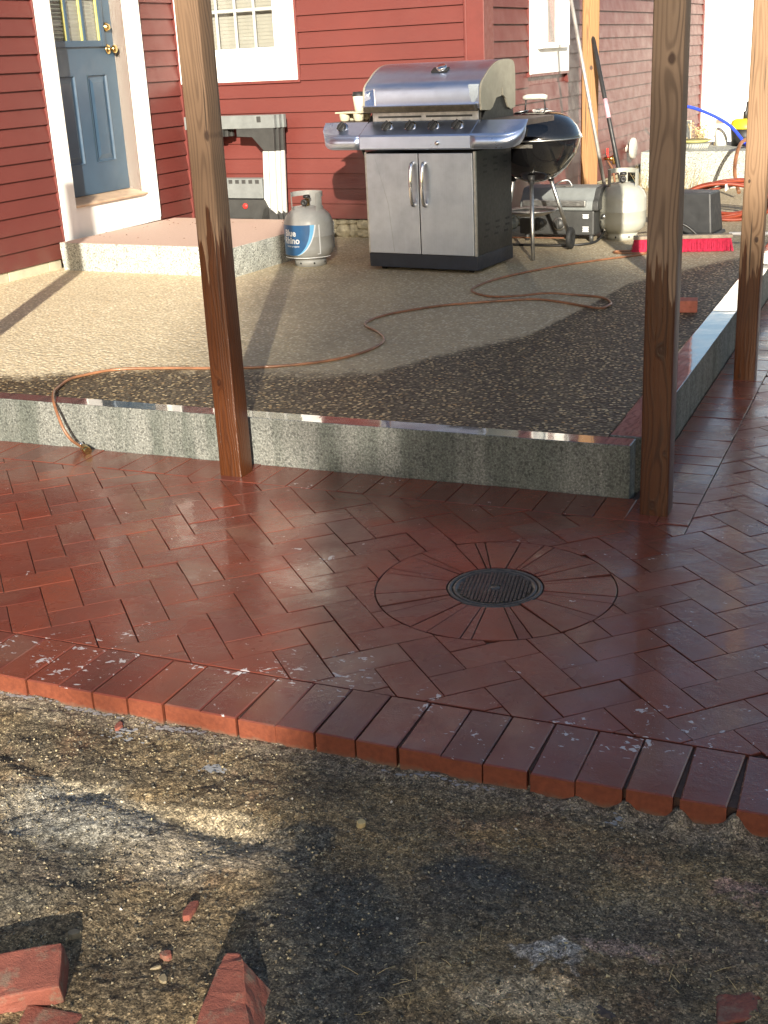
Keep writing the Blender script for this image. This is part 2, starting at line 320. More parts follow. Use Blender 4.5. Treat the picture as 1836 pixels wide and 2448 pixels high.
M['block'] = plain('concrete_block', (0.50, 0.46, 0.34), 0.8, dirt=0.25, scale=9, bump=0.3)
M['pole_grey'] = plain('galvanised_pole', (0.42, 0.40, 0.37), 0.45, 0.5, dirt=0.3, scale=20)
M['iron'] = plain('cast_iron', (0.055, 0.052, 0.046), 0.38, 0.15, dirt=0.7, scale=45, bump=0.4, coat=0.25)
def m_leaf(name, a, b):
    n = NT(name); c = n.ramp(n.noise(n.coord(), 1.2, 4), [(0.35, a), (0.65, b)])
    return n.set(color=c, rough=0.55)
M['leaf'] = m_leaf('leaf_green', (0.035, 0.06, 0.018), (0.08, 0.11, 0.03))
M['bark'] = plain('bark', (0.10, 0.075, 0.055), 0.9, dirt=0.4, bump=0.5)
M['shingle'] = plain('roof_shingle', (0.07, 0.065, 0.06), 0.9, dirt=0.4, scale=30)
def m_lawn():
    n = NT('lawn_ground'); p = n.worldpos()
    return n.set(color=n.ramp(n.noise(p, 4, 6, 0.7), [(0.35, (0.05, 0.075, 0.02)), (0.65, (0.12, 0.12, 0.05))]), rough=0.9, normal=n.bump(n.noise(p, 60, 4), 0.5, 0.02))
M['lawn'] = m_lawn()
def m_dirt():
    n = NT('damp_sandy_dirt'); p = n.worldpos()
    big = n.noise(p, 2.2, 4, 0.55, 0.5)
    a = n.ramp(big, [(0.34, (0.095, 0.077, 0.053)), (0.46, (0.165, 0.123, 0.072)), (0.57, (0.24, 0.170, 0.088)), (0.70, (0.30, 0.232, 0.14))])
    red = n.noise(n.coord('Object', (1, 1, 1), (14.2, 2.1, 0)), 5, 4, 0.6)
    a = n.mix(n.ramp(red, [(0.55, 0.0), (0.70, 0.4)]), a, (0.24, 0.125, 0.07))
    xyz = n.sep(p); wb = n.noise(p, 9, 6, 0.65, 0, 'Color'); wv = n.sep(wb); fine = n.noise(p, 55, 5, 0.75)
    def blob(cx, cy, rx, ry, soft=0.35, ang=0.0):
        dx = n.math('ADD', n.math('SUBTRACT', xyz[0], cx), n.math('MULTIPLY_ADD', wv[0], 0.22, -0.11)); dy = n.math('ADD', n.math('SUBTRACT', xyz[1], cy), n.math('MULTIPLY_ADD', wv[1], 0.22, -0.11))
        ca, sa = math.cos(ang), math.sin(ang)
        ux = n.math('ADD', n.math('MULTIPLY', dx, ca / rx), n.math('MULTIPLY', dy, sa / rx)); uy = n.math('ADD', n.math('MULTIPLY', dx, -sa / ry), n.math('MULTIPLY', dy, ca / ry))
        d = n.math('SQRT', n.math('ADD', n.math('MULTIPLY', ux, ux), n.math('MULTIPLY', uy, uy)))
        return n.ramp(n.math('ADD', d, n.math('MULTIPLY_ADD', fine, 0.5, -0.25)), [(max(0, 0.95 - soft), 1.0), (1.0, 0.0)])
    damp_and_shadow = (0.066, 0.066, 0.058)  # damp soil; the large centre blob also paints the photographer's shadow
    for (cx, cy, rx, ry, k, c) in ((-1.01, 1.80, 0.07, 0.07, 0.9, damp_and_shadow), (-0.92, 1.66, 0.15, 0.14, 0.75, damp_and_shadow), (-0.68, 1.82, 0.13, 0.06, 0.9, damp_and_shadow), (-0.74, 1.68, 0.2, 0.13, 0.6, damp_and_shadow), (-0.84, 1.52, 0.19, 0.24, 0.85, damp_and_shadow), (-0.50, 1.77, 0.30, 0.09, 0.6, damp_and_shadow), (-1.50, 1.56, 0.17, 0.20, 0.6, (0.13, 0.12, 0.095)), (-0.20, 1.80, 0.22, 0.12, 0.55, (0.125, 0.10, 0.08)),
                               (-1.52, 1.74, 0.24, 0.13, 0.7, (0.31, 0.295, 0.25)), (-1.25, 1.70, 0.14, 0.12, 0.5, (0.30, 0.26, 0.20)), (-1.60, 1.825, 0.16, 0.030, 0.8, (0.52, 0.43, 0.29)), (-1.17, 1.74, 0.17, 0.10, 0.6, (0.38, 0.315, 0.225)), (-1.30, 1.82, 0.22, 0.04, 0.6, (0.42, 0.34, 0.22)), (-0.47, 1.66, 0.08, 0.035, 0.9, (0.42, 0.38, 0.33)), (-0.36, 1.71, 0.10, 0.03, 0.7, (0.36, 0.25, 0.20)), (-0.47, 1.54, 0.15, 0.07, 0.75, (0.58, 0.44, 0.27)), (-0.20, 1.93, 0.07, 0.025, 0.6, (0.34, 0.20, 0.17)), (-0.66, 1.95, 0.10, 0.04, 0.6, (0.30, 0.20, 0.09))):  # large pale left blob paints wet sheen, bright tan right one a sun patch
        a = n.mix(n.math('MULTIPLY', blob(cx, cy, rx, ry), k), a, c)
    # grey cement smear that follows the edging
    ed = n.ramp(n.math('ADD', n.math('SUBTRACT', 2.12, xyz[1]), n.math('MULTIPLY_ADD', wv[2], 0.09, -0.045)), [(0.03, 1.0), (0.09, 0.0)])
    a = n.mix(n.math('MULTIPLY', ed, 0.8), a, (0.20, 0.170, 0.13))
    mot = n.noise(p, 56, 6, 0.78)
    a = n.mix(1.0, a, n.ramp(mot, [(0.34, 0.34), (0.48, 0.90), (0.64, 1.8)]), 'MULTIPLY')
    gr = n.sep(n.voro(p, 330))
    a = n.mix(1.0, a, n.ramp(gr[0], [(0.0, 0.35), (0.5, 0.9), (0.85, 1.4), (1.0, 2.2)]), 'MULTIPLY')
    spk = n.math('GREATER_THAN', gr[1], 0.988)
    a = n.mix(n.math('MULTIPLY', spk, 0.8), a, (0.55, 0.47, 0.28))
    h = n.math('ADD', n.math('MULTIPLY', n.noise(p, 190, 5, 0.7), 0.6), n.noise(p, 45, 5, 0.65))
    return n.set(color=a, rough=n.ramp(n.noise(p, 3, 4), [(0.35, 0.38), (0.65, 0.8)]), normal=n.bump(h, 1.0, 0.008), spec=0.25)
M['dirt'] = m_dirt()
M['pebble'] = plain('pale_pebble', (0.27, 0.215, 0.13), 0.6, dirt=0.4, scale=60)
M['chip'] = plain('red_brick_chip', (0.26, 0.075, 0.050), 0.75, dirt=0.25, scale=40, bump=0.4)
M['darkstone'] = plain('dark_stone', (0.07, 0.055, 0.05), 0.75, dirt=0.4, scale=30, bump=0.6)
M['foam'] = plain('dried_white_residue', (0.36, 0.36, 0.36), 0.7, dirt=0.3, scale=90, bump=0.4)

# ------------------------------------------------------------------ mesh helpers
class B:
    """collects shapes, becomes one mesh object"""
    def __init__(s): s.v = []; s.f = []; s.sm = []
    def add(s, vs, fs, smooth=False):
        o = len(s.v); s.v += [tuple(v) for v in vs]; s.f += [tuple(i + o for i in f) for f in fs]; s.sm += [smooth] * len(fs); return s
    def box(s, x0, x1, y0, y1, z0, z1, mat=None):
        vs = [(x, y, z) for z in (z0, z1) for x, y in ((x0, y0), (x1, y0), (x1, y1), (x0, y1))]
        if mat is not None: vs = [mat @ Vector(v) for v in vs]
        return s.add(vs, [(3, 2, 1, 0), (4, 5, 6, 7), (0, 1, 5, 4), (1, 2, 6, 5), (2, 3, 7, 6), (3, 0, 4, 7)])
    def prism(s, poly, a0, a1, axis='y'):
        """poly in the two other axes (x,z for 'y'; y,z for 'x'; x,y for 'z')"""
        def P(p, a): return {'y': (p[0], a, p[1]), 'x': (a, p[0], p[1]), 'z': (p[0], p[1], a)}[axis]
        n = len(poly); vs = [P(p, a0) for p in poly] + [P(p, a1) for p in poly]
        return s.add(vs, [tuple(range(n)), tuple(range(2 * n - 1, n - 1, -1))] + [(i, i + n, (i + 1) % n + n, (i + 1) % n) for i in range(n)])
    def tube(s, pts, r, n=10, cap=True, closed=False):
        pts = [Vector(p) for p in pts]; rr = r if isinstance(r, (list, tuple)) else [r] * len(pts); o = len(s.v); N = len(pts)
        up = None
        for i, p in enumerate(pts):
            if closed: t = pts[(i + 1) % N] - pts[i - 1]
            else: t = pts[min(i + 1, N - 1)] - pts[max(i - 1, 0)]
            t.normalize()
            if up is None: up = Vector((0, 0, 1)) if abs(t.z) < 0.9 else Vector((1, 0, 0))
            a = t.cross(up).normalized(); b = a.cross(t).normalized(); up = b
            for k in range(n):
                w = 2 * math.pi * k / n; s.v.append(tuple(p + (a * math.cos(w) + b * math.sin(w)) * rr[i]))
        for i in range(N if closed else N - 1):
            j = (i + 1) % N
            for k in range(n):
                s.f.append((o + i * n + k, o + i * n + (k + 1) % n, o + j * n + (k + 1) % n, o + j * n + k)); s.sm.append(True)
        if cap and not closed:
            s.f.append(tuple(o + k for k in range(n - 1, -1, -1))); s.f.append(tuple(o + (N - 1) * n + k for k in range(n))); s.sm += [False, False]
        return s
    def lathe(s, prof, n=32, c=(0, 0, 0), smooth=True, mat=None, a0=0, a1=2 * math.pi):
        full = abs(a1 - a0 - 2 * math.pi) < 1e-6; o = len(s.v); m = n if full else n + 1
        for r, z in prof:
            for k in range(m):
                w = a0 + (a1 - a0) * k / n; v = Vector((r * math.cos(w), r * math.sin(w), z))
                if mat is not None: v = mat @ v
                s.v.append((v.x + c[0], v.y + c[1], v.z + c[2]))
        for i in range(len(prof) - 1):
            for k in range(n):
                k2 = (k + 1) % m
                s.f.append((o + i * m + k, o + i * m + k2, o + (i + 1) * m + k2, o + (i + 1) * m + k)); s.sm.append(smooth)
        return s
    def ball(s, c, r, seg=12, rings=8, sc=(1, 1, 1)):
        return s.lathe([(r * math.sin(math.pi * i / rings) * 1.0 + 1e-5, -r * math.cos(math.pi * i / rings)) for i in range(rings + 1)], seg, c, True, Matrix.Diagonal(Vector((*sc, 1))).to_3x3())
    def cyl(s, p0, p1, r, n=16, r2=None):
        return s.tube([p0, p1], [r, r if r2 is None else r2], n)

def finish(me, bev=0, sub=False):
    bm = bmesh.new(); bm.from_mesh(me)
    bmesh.ops.recalc_face_normals(bm, faces=bm.faces)
    if bev:
        ed = [e for e in bm.edges if len(e.link_faces) == 2 and e.calc_face_angle(0) > R(35)]
        if ed: bmesh.ops.bevel(bm, geom=ed, offset=bev, segments=2 if bev > 0.002 else 1, profile=0.6, affect='EDGES', clamp_overlap=True)
    bm.to_mesh(me); bm.free()

def obj(name, b, mat, parent=None, bev=0, loc=None, rot=None, label=None):
    me = bpy.data.meshes.new(name); me.from_pydata(b.v, [], b.f)
    me.polygons.foreach_set('use_smooth', b.sm); me.validate(); finish(me, bev)
    me.materials.append(mat if not isinstance(mat, str) else M[mat])
    o = bpy.data.objects.new(name, me); COL.objects.link(o)
    if parent is not None: o.parent = parent
    if loc is not None: o.location = loc
    if rot is not None: o.rotation_euler = rot
    if label: o['label'] = label
    return o
def tag(o, label, cat, group=None):
    o['label'] = label; o['category'] = cat
    if group: o['group'] = group
    return o
def thing(name, label, cat, loc=(0, 0, 0), rotz=0, group=None):
    o = bpy.data.objects.new(name, None); COL.objects.link(o); o.location = loc; o.rotation_euler = (0, 0, rotz); o.empty_display_size = 0.1
    return tag(o, label, cat, group)
def struct(o): o['kind'] = 'structure'; return o
def stuff(o): o['kind'] = 'stuff'; return o

def spline(pts, n=8, closed=False):
    P = [Vector(p) for p in pts]; out = []; N = len(P)
    for i in range(N if closed else N - 1):
        g = lambda k: P[k % N] if closed else P[max(0, min(N - 1, k))]
        p0, p1, p2, p3 = g(i - 1), g(i), g(i + 1), g(i + 2)
        for k in range(n):
            t = k / n
            out.append(0.5 * ((2 * p1) + (p2 - p0) * t + (2 * p0 - 5 * p1 + 4 * p2 - p3) * t * t + (3 * p1 - p0 - 3 * p2 + p3) * t ** 3))
    if not closed: out.append(P[-1])
    return out
_camM = cam.matrix_world.inverted()
def pix(p):
    q = _camM @ Vector(p)
    if q.z >= -0.05: return None
    return (918 + 2930 * q.x / -q.z, 1224 - 2930 * q.y / -q.z)
def inview(p, mg=30):
    q = pix(p); return q is not None and -mg < q[0] < 1836 + mg and -mg < q[1] < 2448 + mg

# ================================================================== GROUND
gz = B(); gz.add([(-600, -600, -0.30), (600, -600, -0.30), (600, 600, -0.30), (-600, 600, -0.30)], [(0, 1, 2, 3)])
struct(obj('ground', gz, 'lawn'))

def dirt_h(x, y):
    h = -0.052
    edge = 2.12 - y
    h += 0.020 * noise.noise(Vector((x * 1.7, y * 1.7, 3))) * min(1, max(0, edge) * 4)
    h += 0.014 * noise.noise(Vector((x * 7, y * 7, 1))) + 0.006 * noise.noise(Vector((x * 22, y * 22, 5))) + 0.0028 * noise.noise(Vector((x * 70, y * 70, 9))) + 0.0016 * noise.noise(Vector((x * 150, y * 150, 2)))
    # trough left by a spade, running roughly along the edging
    yy = 1.90 - 0.10 * math.sin((x + 1.9) * 2.4) - 0.03 * (x + 1.5)
    h -= 0.011 * math.exp(-((y - yy) / 0.035) ** 2) * (1 if -2.1 < x < -1.1 else 0.15)
    if edge < 0.08: h += 0.004 * (1 - edge / 0.08)
    if x > -0.75 and edge < 0.12:
        for xj, aj in ((-0.548, 0.010), (-0.445, 0.020), (-0.340, 0.028), (-0.228, 0.036), (-0.114, 0.032), (-0.004, 0.03)): h += aj * math.exp(-((x - xj) / 0.020) ** 2) * math.exp(-(edge / 0.028) ** 2)
    h -= 0.02 * max(0, edge - 0.6)
    return h
db = B(); nx, ny = 560, 330; X0, X1, Y0, Y1 = -2.6, 0.6, 1.0, 2.16
vs = [(X0 + (X1 - X0) * i / nx, Y0 + (Y1 - Y0) * j / ny) for j in range(ny + 1) for i in range(nx + 1)]
db.add([(x, y, dirt_h(x, y)) for x, y in vs], [(j * (nx + 1) + i, j * (nx + 1) + i + 1, (j + 1) * (nx + 1) + i + 1, (j + 1) * (nx + 1) + i) for j in range(ny) for i in range(nx)], True)
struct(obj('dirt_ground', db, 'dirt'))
dw = B()
for (a, b_, c, d) in ((-7, X0, -3, Y1), (X1, 4, -3, Y1), (X0, X1, -3, Y0)):
    dw.add([(a, c, -0.075), (b_, c, -0.075), (b_, d, -0.06), (a, d, -0.06)], [(0, 1, 2, 3)])
struct(obj('dirt_verge', dw, 'dirt'))

# loose grit on the dirt
gb = B(); rg = random.Random(3)
for _ in range(30000):
    y = 1.15 + (rg.random() ** 0.8) * 0.96; x = -2.15 + rg.random() * 2.3
    if not inview((x, y, -0.06), 10): continue
    if noise.noise(Vector((x * 5, y * 5, 8))) + rg.random() * 0.9 < 0.25: continue
    r = 0.0008 + 0.0034 * rg.random() ** 5; c = Vector((x, y, dirt_h(x, y) + r * 0.3))
    ax = Matrix.Rotation(rg.random() * 6.3, 3, 'Z') @ Matrix.Rotation(rg.random() * 3, 3, 'X')
    pts = [ax @ Vector(q) for q in ((r * 1.3, 0, 0), (0, r, 0), (-r * 1.2, 0, 0), (0, -r * 0.9, 0), (0, 0, r * 0.8), (0, 0, -r * 0.8))]
    gb.add([c + q for q in pts], [(0, 1, 4), (1, 2, 4), (2, 3, 4), (3, 0, 4), (1, 0, 5), (2, 1, 5), (3, 2, 5), (0, 3, 5)])
def m_grit():
    n = NT('mixed_grit'); w = n.sep(n.new('ShaderNodeTexWhiteNoise').outputs['Color']); wn_ = [k for k in n.n if k.type == 'TEX_WHITE_NOISE'][0]
    sn = n.new('ShaderNodeVectorMath', operation='SNAP'); n.l.new(n.worldpos(), sn.inputs[0]); sn.inputs[1].default_value = (0.008, 0.008, 1.0); n.l.new(sn.outputs[0], wn_.inputs[0])
    return n.set(color=n.ramp(w[0], [(0.0, (0.045, 0.040, 0.032)), (0.3, (0.10, 0.085, 0.06)), (0.55, (0.20, 0.16, 0.10)), (0.75, (0.30, 0.25, 0.17)), (0.93, (0.46, 0.38, 0.22)), (0.985, (0.55, 0.50, 0.42))], 'CONSTANT'), rough=0.6)
stuff(obj('grit', gb, m_grit()))

# ---------------- paving -----------------
def bed():
    b = B(); zt = -0.007
    b.box(-7.0, 3.5, 2.135, 3.83, -0.28, zt); b.box(-0.80, 3.5, 3.83, 12.0, -0.28, zt)
    return b
paving = struct(obj('brick_paving', bed(), 'joint'))
U = Vector((0.723, 0.691)); V = Vector((0.691, -0.723)); O = Vector((-2.135, 2.894)); LU = 0.1016
U.normalize(); V.normalize()
CC = Vector((-1.010, 2.995)); CR = 0.338
def clip(poly, p, nrm):
    out = []
    for i in range(len(poly)):
        a, b = poly[i], poly[(i + 1) % len(poly)]; da, db_ = (a - p).dot(nrm), (b - p).dot(nrm)
        if da >= 0: out.append(a)
        if (da >= 0) != (db_ >= 0): out.append(a + (b - a) * (da / (da - db_)))
    return out
def area(p): return 0.5 * sum(p[i].x * p[(i + 1) % len(p)].y - p[(i + 1) % len(p)].x * p[i].y for i in range(len(p))) if len(p) > 2 else 0
def minus_circle(poly, c, r):
    dense = []
    for i in range(len(poly)):
        a, b = poly[i], poly[(i + 1) % len(poly)]; k = max(1, int((b - a).length / 0.004))
        dense += [a + (b - a) * (j / k) for j in range(k)]
    ins = [(q - c).length < r for q in dense]
    if not any(ins): return poly
    if all(ins): return []
    n = len(dense); st = next(i for i in range(n) if not ins[i] and ins[i - 1])   # first outside after an inside
    seq = [dense[(st + i) % n] for i in range(n) if not ins[(st + i) % n]]
    # simplify the straight runs
    a, b = seq[-1] - c, seq[0] - c
    w0, w1 = math.atan2(a.y, a.x), math.atan2(b.y, b.x); dwv = (w1 - w0 + math.pi) % (2 * math.pi) - math.pi
    arc = [c + Vector((math.cos(w0 + dwv * t / 8), math.sin(w0 + dwv * t / 8))) * r for t in range(9)]
    out = []
    m = len(seq)
    for i in range(m):
        if 0 < i < m - 1:
            d1 = (seq[i] - seq[i - 1]).normalized(); d2 = (seq[i + 1] - seq[i]).normalized()
            if d1.dot(d2) > 0.9999: continue
        out.append(seq[i])
    return out + arc[1:-1]
rb = random.Random(11)
far = B(); nbrick = [0]
def inset(poly, g):
    if area(poly) < 0: poly = poly[::-1]
    res = poly
    for i in range(len(poly)):
        a, b = poly[i], poly[(i + 1) % len(poly)]; d = b - a
        if d.length < 1e-5: continue
        nrm = Vector((-d.y, d.x)).normalized(); res = clip(res, a + nrm * g, nrm)
        if len(res) < 3: return []
    return res
def inset_v(poly, g):
    """vertex-wise inset, works on mildly concave outlines"""
    n = len(poly); out = []
    for i in range(n):
        a, b, c = poly[i - 1], poly[i], poly[(i + 1) % n]
        d1 = (b - a); d2 = (c - b)
        if d1.length < 1e-7 or d2.length < 1e-7: out.append(b.copy()); continue
        n1 = Vector((-d1.y, d1.x)).normalized(); n2 = Vector((-d2.y, d2.x)).normalized(); m = n1 + n2
        if m.length < 0.2: out.append(b + n1 * g); continue
        m.normalize(); out.append(b + m * (g / max(0.35, m.dot(n1))))
    return out
def clean(poly):
    out = []
    for q in poly:
        if not out or (q - out[-1]).length > 0.0015: out.append(q)
    if len(out) > 2 and (out[0] - out[-1]).length < 0.0015: out.pop()
    return out
def brick(poly, gap=0.0010, z=0.0, depth=0.056, bev=0.0016, force_far=False, tilt=0.006):
    poly = clean(poly)
    if len(poly) < 3: return
    if area(poly) < 0: poly = poly[::-1]
    if area(poly) < 0.0006: return
    poly = inset_v(poly, gap * (0.7 + 0.9 * rb.random())); n = len(poly)
    c = sum(poly, Vector((0, 0))) / n
    tx, ty = rb.gauss(0, tilt), rb.gauss(0, tilt); dz = rb.gauss(0, 0.0007) + z
    top = inset_v(poly, bev)
    H = lambda q, e=0: dz + (q - c).x * tx + (q - c).y * ty - e
    V3 = [(q.x - c.x, q.y - c.y, H(q)) for q in top] + [(q.x - c.x, q.y - c.y, H(q, bev * 0.9)) for q in poly] + [(q.x - c.x, q.y - c.y, -depth) for q in poly]
    F = [tuple(range(n))] + [(i + n, (i + 1) % n + n, (i + 1) % n, i) for i in range(n)] + [(i + 2 * n, (i + 1) % n + 2 * n, (i + 1) % n + n, i + n) for i in range(n)]
    b = B(); b.add(V3, F)
    if force_far or not any(inview((q.x, q.y, 0), -12) for q in poly):
        far.add([(v[0] + c.x, v[1] + c.y, v[2]) for v in V3], F); return
    nbrick[0] += 1
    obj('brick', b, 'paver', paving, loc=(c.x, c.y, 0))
# herringbone field
BX = -0.583; YF = 2.328; YB = 3.606
for i in range(-60, 90):
    for j in range(-90, 60):
        k = (i + j) % 4
        if k == 0: w, h = 2, 1
        elif k == 2: w, h = 1, 2
        else: continue
        P = [O + U * LU * (i + a) + V * LU * (j + b_) for a, b_ in ((0, 0), (w, 0), (w, h), (0, h))]
        c = sum(P, Vector((0, 0))) / 4
        if c.x < -5.6 or c.x > 2.2 or c.y < 2.2 or c.y > 9.5: continue
        P = clip(P, Vector((0, YF)), Vector((0, 1)))
        if len(P) < 3: continue
        if max(q.y for q in P) > YB:
            if c.x < BX and c.y < YB + 0.1: P = clip(P, Vector((0, YB)), Vector((0, -1)))
            else:
                P2 = clip(clip(P, Vector((BX, 0)), Vector((-1, 0))), Vector((0, YB)), Vector((0, -1)))
                if len(P2) > 2 and min(q.x for q in P2) > -3 and min(q.x for q in P) < BX: brick(P2)
                P = clip(P, Vector((BX, 0)), Vector((1, 0)))
        if len(P) < 3: continue
        if area(P) < 0: P = P[::-1]
        if any((q - CC).length < CR for q in P) or (c - CC).length < CR + 0.08: P = minus_circle(P, CC, CR)
        if len(P) < 3: continue
        brick(P, bev=0.0011)
# front soldier course, opening up at the right end
x = -1.944 - 0.101 * 40; k = 0
xs = [-1.944 + 0.101 * i for i in range(-38, 14)]
joints = {-0.552: 0.003, -0.449: 0.010, -0.347: 0.014, -0.23: 0.016}
base = [-1.944 + 0.0998 * i for i in range(-38, 12)] + [-0.748, -0.648, -0.550, -0.449, -0.344, -0.235, -0.120, -0.010, 0.10] + [0.10 + 0.105 * i for i in range(1, 20)]
base = sorted(set(base)); base = [v for n_, v in enumerate(base) if n_ == 0 or v - base[n_ - 1] > 0.05]
for a, b_ in zip(base, base[1:]):
    open_ = max(0, min(1, (a + 0.56) / 0.25)); g = 0.001 + 0.006 * open_
    sk = rb.gauss(0, 0.0015)
    yo = 2.118 + rb.gauss(0, 0.002)
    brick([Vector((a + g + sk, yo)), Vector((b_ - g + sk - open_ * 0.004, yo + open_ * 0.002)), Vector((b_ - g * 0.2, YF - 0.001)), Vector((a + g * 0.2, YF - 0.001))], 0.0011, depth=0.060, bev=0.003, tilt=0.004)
# soldier course under the granite kerb
xx = -0.583
while xx > -5.8:
    brick([Vector((xx - 0.1006, YB + 0.001)), Vector((xx, YB + 0.001)), Vector((xx, 3.804)), Vector((xx - 0.1006, 3.804))]); xx -= 0.1006
# soldier course along the side kerb
yy = 3.806
while yy < 9.6:
    brick([Vector((-0.784, yy)), Vector((BX - 0.001, yy)), Vector((BX - 0.001, yy + 0.1006)), Vector((-0.784, yy + 0.1006))]); yy += 0.1006
# wedge bricks round the drain cover
ang = 0.1; seq = [0.30, 0.10, 0.24, 0.13, 0.33, 0.09, 0.20, 0.29, 0.08, 0.17, 0.31, 0.11, 0.27, 0.09, 0.34, 0.07, 0.22, 0.12, 0.30, 0.14, 0.26, 0.08, 0.32, 0.10, 0.21, 0.28, 0.09, 0.25, 0.12]
tot = sum(seq); 
for w in seq:
    w = w * 2 * math.pi / tot; kk = max(2, int(w / 0.08)); r0, r1 = 0.136, CR - 0.001
    pp = [CC + Vector((math.cos(ang + w * t / kk), math.sin(ang + w * t / kk))) * r1 for t in range(kk + 1)] + [CC + Vector((math.cos(ang + w * t / kk), math.sin(ang + w * t / kk))) * r0 for t in range(kk, -1, -1)]
    brick(pp, 0.0012, bev=0.0012, z=rb.gauss(0, 0.0004), tilt=0.006); ang += w
print('bricks in view', nbrick[0])
fo = obj('brick_remainder', far, 'paver', paving); stuff(fo)

# drain cover
dc = thing('drain_cover', 'round black cast iron drain cover set in a ring of wedge shaped bricks', 'drain cover', (CC.x, CC.y, 0), R(10))
f = B(); f.lathe([(0.121, -0.006), (0.122, -0.001), (0.132, -0.0005), (0.134, -0.003), (0.134, -0.05), (0.121, -0.05), (0.121, -0.006)], 56); obj('rim', f, 'iron', dc)
f = B(); f.lathe([(0.0001, -0.005), (0.107, -0.005), (0.109, -0.0015), (0.117, -0.0015), (0.119, -0.005), (0.119, -0.03)], 56); obj('lid', f, 'iron', dc)
f = B()
for i in range(-9, 10):
    for j in range(-9, 10):
        x, y = i * 0.0108, j * 0.0108
        if 0.020 < math.hypot(x, y) < 0.102: f.box(x - 0.0036, x + 0.0036, y - 0.0036, y + 0.0036, -0.0055, -0.0008)
f.lathe([(0.0001, -0.0012), (0.012, -0.0012), (0.015, -0.004)], 20)
stuff(obj('grip_studs', f, 'iron', dc))

# ---------------- patio and kerb -----------------
PZ = 0.176
pb = B(); pb.box(-7.5, -0.91, 3.895, 9.3, -0.25, PZ); pb.box(-2.66, -0.91, 9.3, 11.5, -0.25, PZ)
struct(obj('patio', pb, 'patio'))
kerb = bpy.data.objects.new('kerb', None); COL.objects.link(kerb); struct(kerb)
def rough_block(x0, x1, y0, y1, z0, z1, amp=0.0025, seed=0, step=0.05):
    b = B(); nx = max(1, int((x1 - x0) / step)); ny = max(1, int((y1 - y0) / step)); nz = max(1, int((z1 - z0) / step))
    idx = {}; 
    def vid(i, j, k):
        if (i, j, k) not in idx:
            x = x0 + (x1 - x0) * i / nx; y = y0 + (y1 - y0) * j / ny; z = z0 + (z1 - z0) * k / nz
            nv = noise.noise_vector(Vector((x * 9 + seed, y * 9, z * 9))) * amp + noise.noise_vector(Vector((x * 31 + seed, y * 31, z * 31))) * amp * 0.5
            if k == nz: nv.z *= 0.15
            idx[(i, j, k)] = len(b.v); b.v.append((x + nv.x, y + nv.y, z + nv.z))
        return idx[(i, j, k)]
    def q(a): b.f.append(tuple(vid(*t) for t in a)); b.sm.append(False)
    for i in range(nx):
        for k in range(nz): q([(i, 0, k), (i + 1, 0, k), (i + 1, 0, k + 1), (i, 0, k + 1)]); q([(i, ny, k + 1), (i + 1, ny, k + 1), (i + 1, ny, k), (i, ny, k)])
        for j in range(ny): q([(i, j, nz), (i + 1, j, nz), (i + 1, j + 1, nz), (i, j + 1, nz)]); q([(i, j + 1, 0), (i + 1, j + 1, 0), (i + 1, j, 0), (i, j, 0)])
    for j in range(ny):
        for k in range(nz): q([(0, j, k + 1), (0, j + 1, k + 1), (0, j + 1, k), (0, j, k)]); q([(nx, j, k), (nx, j + 1, k), (nx, j + 1, k + 1), (nx, j, k + 1)])
    return b
for n_, (a, b_, c, d) in enumerate(((-0.812 - 3.16, -0.812, 3.808, 3.893), (-7.5, -3.978, 3.808, 3.893), (-0.905, -0.790, 3.913, 6.02), (-0.905, -0.790, 6.028, 8.6), (-0.905, -0.790, 8.608, 11.5))):
    obj('kerb_stone', rough_block(a, b_, c, d, -0.2, 0.180, 0.0018, n_ * 7), 'granite_wet', kerb, bev=0.003)

# ================================================================== HOUSE
HA = R(-4)
house = thing('house', 'red clapboard house with white trimmed windows and a blue back door', 'house')
e1 = Vector((math.cos(HA), math.sin(HA), 0)); n1 = Vector((math.sin(HA), -math.cos(HA), 0))     # back wall direction / outward
e2 = Vector((math.cos(R(88)), math.sin(R(88)), 0)); n2 = Vector((math.sin(R(88)), -math.cos(R(88)), 0))  # door wall & right wall
PBK = Vector((-5.245, 8.375, 0)); PDR = Vector((-5.245, 8.375, 0)); PRT = Vector((-2.79, 8.203, 0))
def wf(origin, e, n):
    """frame: local x along the wall, local y outward, local z up"""
    return Matrix(((e.x, n.x, 0, origin.x), (e.y, n.y, 0, origin.y), (0, 0, 1, 0), (0, 0, 0, 1)))
FB = wf(PBK, e1, n1); FD = wf(PDR, -e2, n2); FR = wf(PRT, e2, n2)
# FD local x grows towards the camera
def xf(b, m): b.v = [tuple(m @ Vector(v)) for v in b.v]; return b
def courses(F, z0, zt, rows_open, length0, length1, pitch=0.107):
    """rows of clapboard; rows_open(zmid) gives the list of (a,b) spans"""
    z = z0
    while z < zt:
        z1 = min(z + pitch, zt)
        for (a, b_) in rows_open((z + z1) / 2, z, z1):
            w = B(); w.prism([(-0.012, z + 0.007), (0.004, z + 0.007), (0.006, z), (0.0215, z - 0.003), (0.0205, z + 0.004), (0.002, z1 + 0.006), (-0.012, z1 + 0.006)], a, b_, 'x')
            # profile uses (y,z)
            obj('siding_board', xf(w, F), 'siding', house)
        z = z1
WT = 3.35
sh = B()
sh.add([FB @ Vector(v) for v in ((0, -0.02, 0.30), (2.455, -0.02, 0.30), (2.455, -0.02, WT), (0, -0.02, WT))], [(0, 1, 2, 3)])
